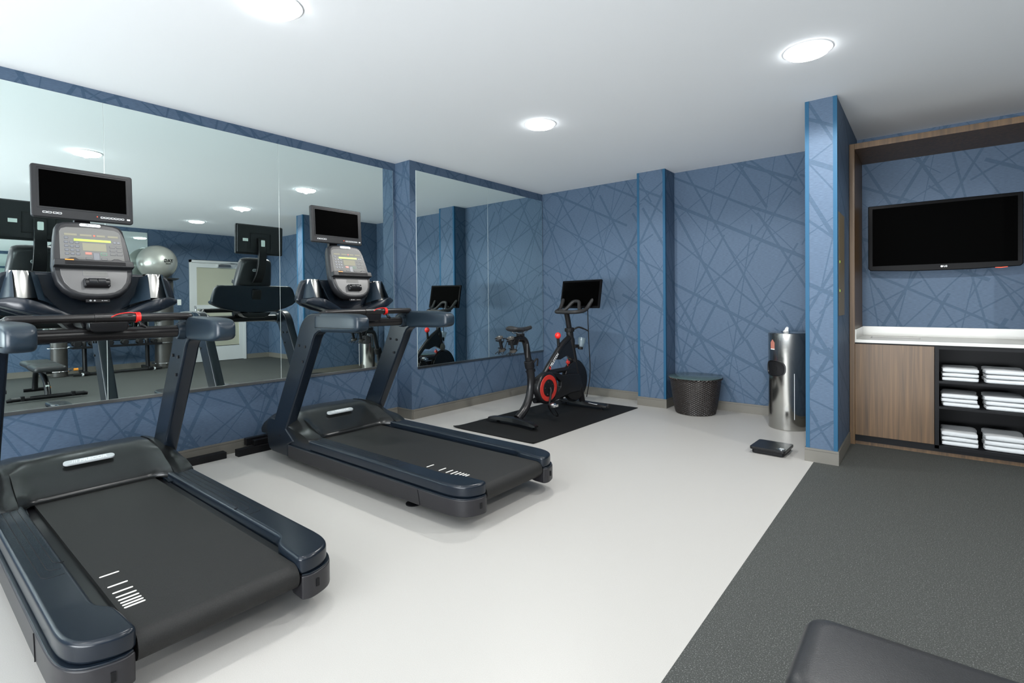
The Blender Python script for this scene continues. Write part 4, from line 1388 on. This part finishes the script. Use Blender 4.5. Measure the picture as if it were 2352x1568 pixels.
# ------------------------------------------------------------------ things seen in the mirror along the far right wall
t = thing('dumbbell_rack', 'black two-tier dumbbell rack under the far mirror, seen in reflection', 'dumbbell rack', (7.12, -3.28, 0))
for s in (-1, 1):
    sp_ = MB().tube(smoothpath([(-.02, s * .47, .04), (.0, s * .47, .30), (.02, s * .47, .55), (.10, s * .47, .80), (.16, s * .47, 1.0)], 4), .035, 10).build('side_frame', 'black', t)
    ft = MB().b2((-.22, s * .47 - .035, .02), (.30, s * .47 + .035, .07)).build('foot', 'black', t, bevel=.01)
    wh = MB().prism(rrect(-.17, .03, .12, .05, .024), min(s * .52, s * .54), max(s * .52, s * .54), 'y').build('foot_plate', 'badge', ft)
MB().b2((-.19, -.66, .012), (-.13, .66, .045)).build('floor_bar', 'black', t, bevel=.008)
for z, x in ((.50, -.04), (.93, .10)):
    MB().b2((x - .17, -.66, z - .02), (x - .155, .66, z + .02)).b2((x - .16, -.66, z - .02), (x + .13, .66, z)).build('tray_shelf', 'black', t, smooth=False)
k = 0
proto = None
names5 = ['first', 'second', 'third', 'fourth', 'fifth', 'sixth']
for z, x, tier in ((.50, -.04, 'lower'), (.93, .10, 'upper')):
    for i in range(6):
        y = -3.28 - .585 + i * .23
        R_ = .062 - .004 * i
        lb_ = '%s dumbbell from the weight bench end on the %s tier of the rack' % (names5[i], tier)
        if proto is None:
            d = thing('dumbbell', lb_, 'dumbbell', (7.12 + x, y, z + R_ + .002), 0, 'dumbbells on the rack')
            MB().cyl((-.06, 0, 0), (.06, 0, 0), .014, 12).build('handle', 'chrome', d)
            for s in (-1, 1):
                MB().tube([(s * .052, 0, 0), (s * .060, 0, 0), (s * .115, 0, 0), (s * .123, 0, 0)], [.048, .062, .062, .05], 8).build('dumbbell_head', 'matte', d)
            proto = d
        else:
            d = copy_tree(proto)
            tag(d, lb_, 'dumbbell', 'dumbbells on the rack')
        d.location = (7.12 + x, y, z + R_ + .002)
        d.scale = (1 - .05 * i,) * 3 if False else (R_ / .062,) * 3

for cx, cy, rr, l in ((7.20, -4.08, .115, 'dark round storage column at the bench end of the dumbbell rack'), (7.22, -2.50, .160, 'dark round storage column at the door end of the rack, under the silver ball')):
    t = thing('storage_column', l, 'storage column', (cx, cy, 0), 0, 'columns beside the dumbbell rack')
    MB().lathe([(rr - .01, 0), (rr, .01), (rr, 1.70), (rr - .01, 1.71), (.01, 1.71)], 40).build('column_body', 'column', t)
    for z in (.10, .50, 1.0):
        MB().ring((0, 0, z), rr + .045, .007, 40, 8).tube([(-rr - .045, 0, z), (-rr + .01, 0, z)], .006, 6).build('wire_hoop', 'chrome', t)
    if rr < .15:
        MB().cyl((-.14, .17, .12), (-.14, .23, .12), .022, 12).build('orange_knob', 'orange', t)
    MB().lathe([(.001, 1.712), (.20, 1.712), (.26, 1.745), (.262, 1.752), (.2, 1.720), (.001, 1.7125)], 40, closed=False).build('ball_dish', 'column', t)
RBall = .335
t = thing('exercise_ball', 'large shiny silver exercise ball resting on the column near the door, seen in reflection', 'exercise ball', (7.22, -2.60, 1.722), 0)
sb = MB().sphere((0, 0, RBall), RBall, 64, 32).build('ball', 'silver', t)
dirn = Vector((-.93, .30, .02)).normalized()
T = frame(Vector((0, 0, RBall)) + dirn * (RBall + .001), Vector((0, 0, 1)).cross(dirn), (0, 0, 1))
MB(T).text('TAG', .085, Matrix.Translation((0, .012, -.008)), extrude=.012, shear=.1, bold=.001).text('Fitness', .035, Matrix.Translation((.01, -.04, -.004)), extrude=.006).build('lettering', 'matte', t, smooth=False)
t = thing('exercise_ball', 'dark exercise ball on the column nearer the bench, beside the silver ball', 'exercise ball', (7.2, -3.32, 1.72), 0)
t.location = (7.20, -4.02, 1.722)
MB().sphere((0, 0, .30), .30, 48, 24).build('ball', 'darkball', t)

# door with frosted panels in the far right wall
DY0, DY1 = -1.90, -.86
d = bpy.data.objects.new('door_1', None)
C.objects.link(d)
d.location = (XR, (DY0 + DY1) / 2, 0)
d['kind'] = 'structure'
hw = (DY1 - DY0) / 2
MB().b2((-.02, -hw - .045, 0), (.09, -hw, 2.17)).b2((-.02, hw, 0), (.09, hw + .045, 2.17)).b2((-.02, -hw - .045, 2.12), (.09, hw + .045, 2.17)).build('door_frame', 'door', d, smooth=False)
lf = MB().b2((-.005, -hw + .004, .01), (.035, -hw + .10, 2.115)).b2((-.005, hw - .10, .01), (.035, hw - .004, 2.115)).b2((-.005, -hw + .1, 2.02), (.035, hw - .1, 2.115)).b2((-.005, -hw + .1, 1.14), (.035, hw - .1, 1.22)).b2((-.005, -hw + .1, .01), (.035, hw - .1, .33)).build('door_leaf', 'door', d, smooth=False)
MB().b2((.008, -hw + .1, .33), (.022, hw - .1, 1.14)).build('frosted_panel', 'frost', d, smooth=False)
MB().b2((.008, -hw + .1, 1.22), (.022, hw - .1, 2.02)).build('frosted_panel', 'frost', d, smooth=False)
MB().b2((-.008, -hw + .1, .325), (-.004, hw - .1, .335)).build('panel_gap', 'matte', d, smooth=False)
MB().tube(smoothpath([(-.01, -hw + .05, 1.20), (-.07, -hw + .05, 1.18), (-.07, -hw + .05, 1.05), (-.07, -hw + .05, .92), (-.01, -hw + .05, .90)], 4), .011, 10).build('pull_handle', 'chrome', d)
cl = MB().b2((-.07, -.02, 2.04), (-.005, .24, 2.095)).build('door_closer', 'alu', d, bevel=.004)
MB().tube([(-.05, .03, 2.10), (-.20, .18, 2.115), (-.03, .38, 2.125)], .009, 8).build('closer_arm', 'alu', cl)
struct(MB().b2((XR + .09, DY0 - .06, 0), (XR + .15, DY1 + .06, 2.2)).build('trim_5', 'ceil', smooth=False))
# light switches
t = thing('light_switch', 'white light switch on the blue wall between the door corner and the cabinet', 'light switch', (6.95, -.3, 1.22))
MB().b2((-.036, -.008, -.06), (.036, 0, .06)).build('cover_plate', 'plate', t, bevel=.002)
MB().b2((-.012, -.012, -.03), (.012, -.007, .03)).build('rocker', 'plate', t, bevel=.001)
t = thing('light_switch', 'white light switch on the far right wall beside the door and the silver ball', 'light switch', (XR, -2.13, 1.28))
MB().b2((-.008, -.036, -.06), (0, .036, .06)).build('cover_plate', 'plate', t, bevel=.002)
MB().b2((-.012, -.012, -.03), (-.007, .012, .03)).build('rocker', 'plate', t, bevel=.001)
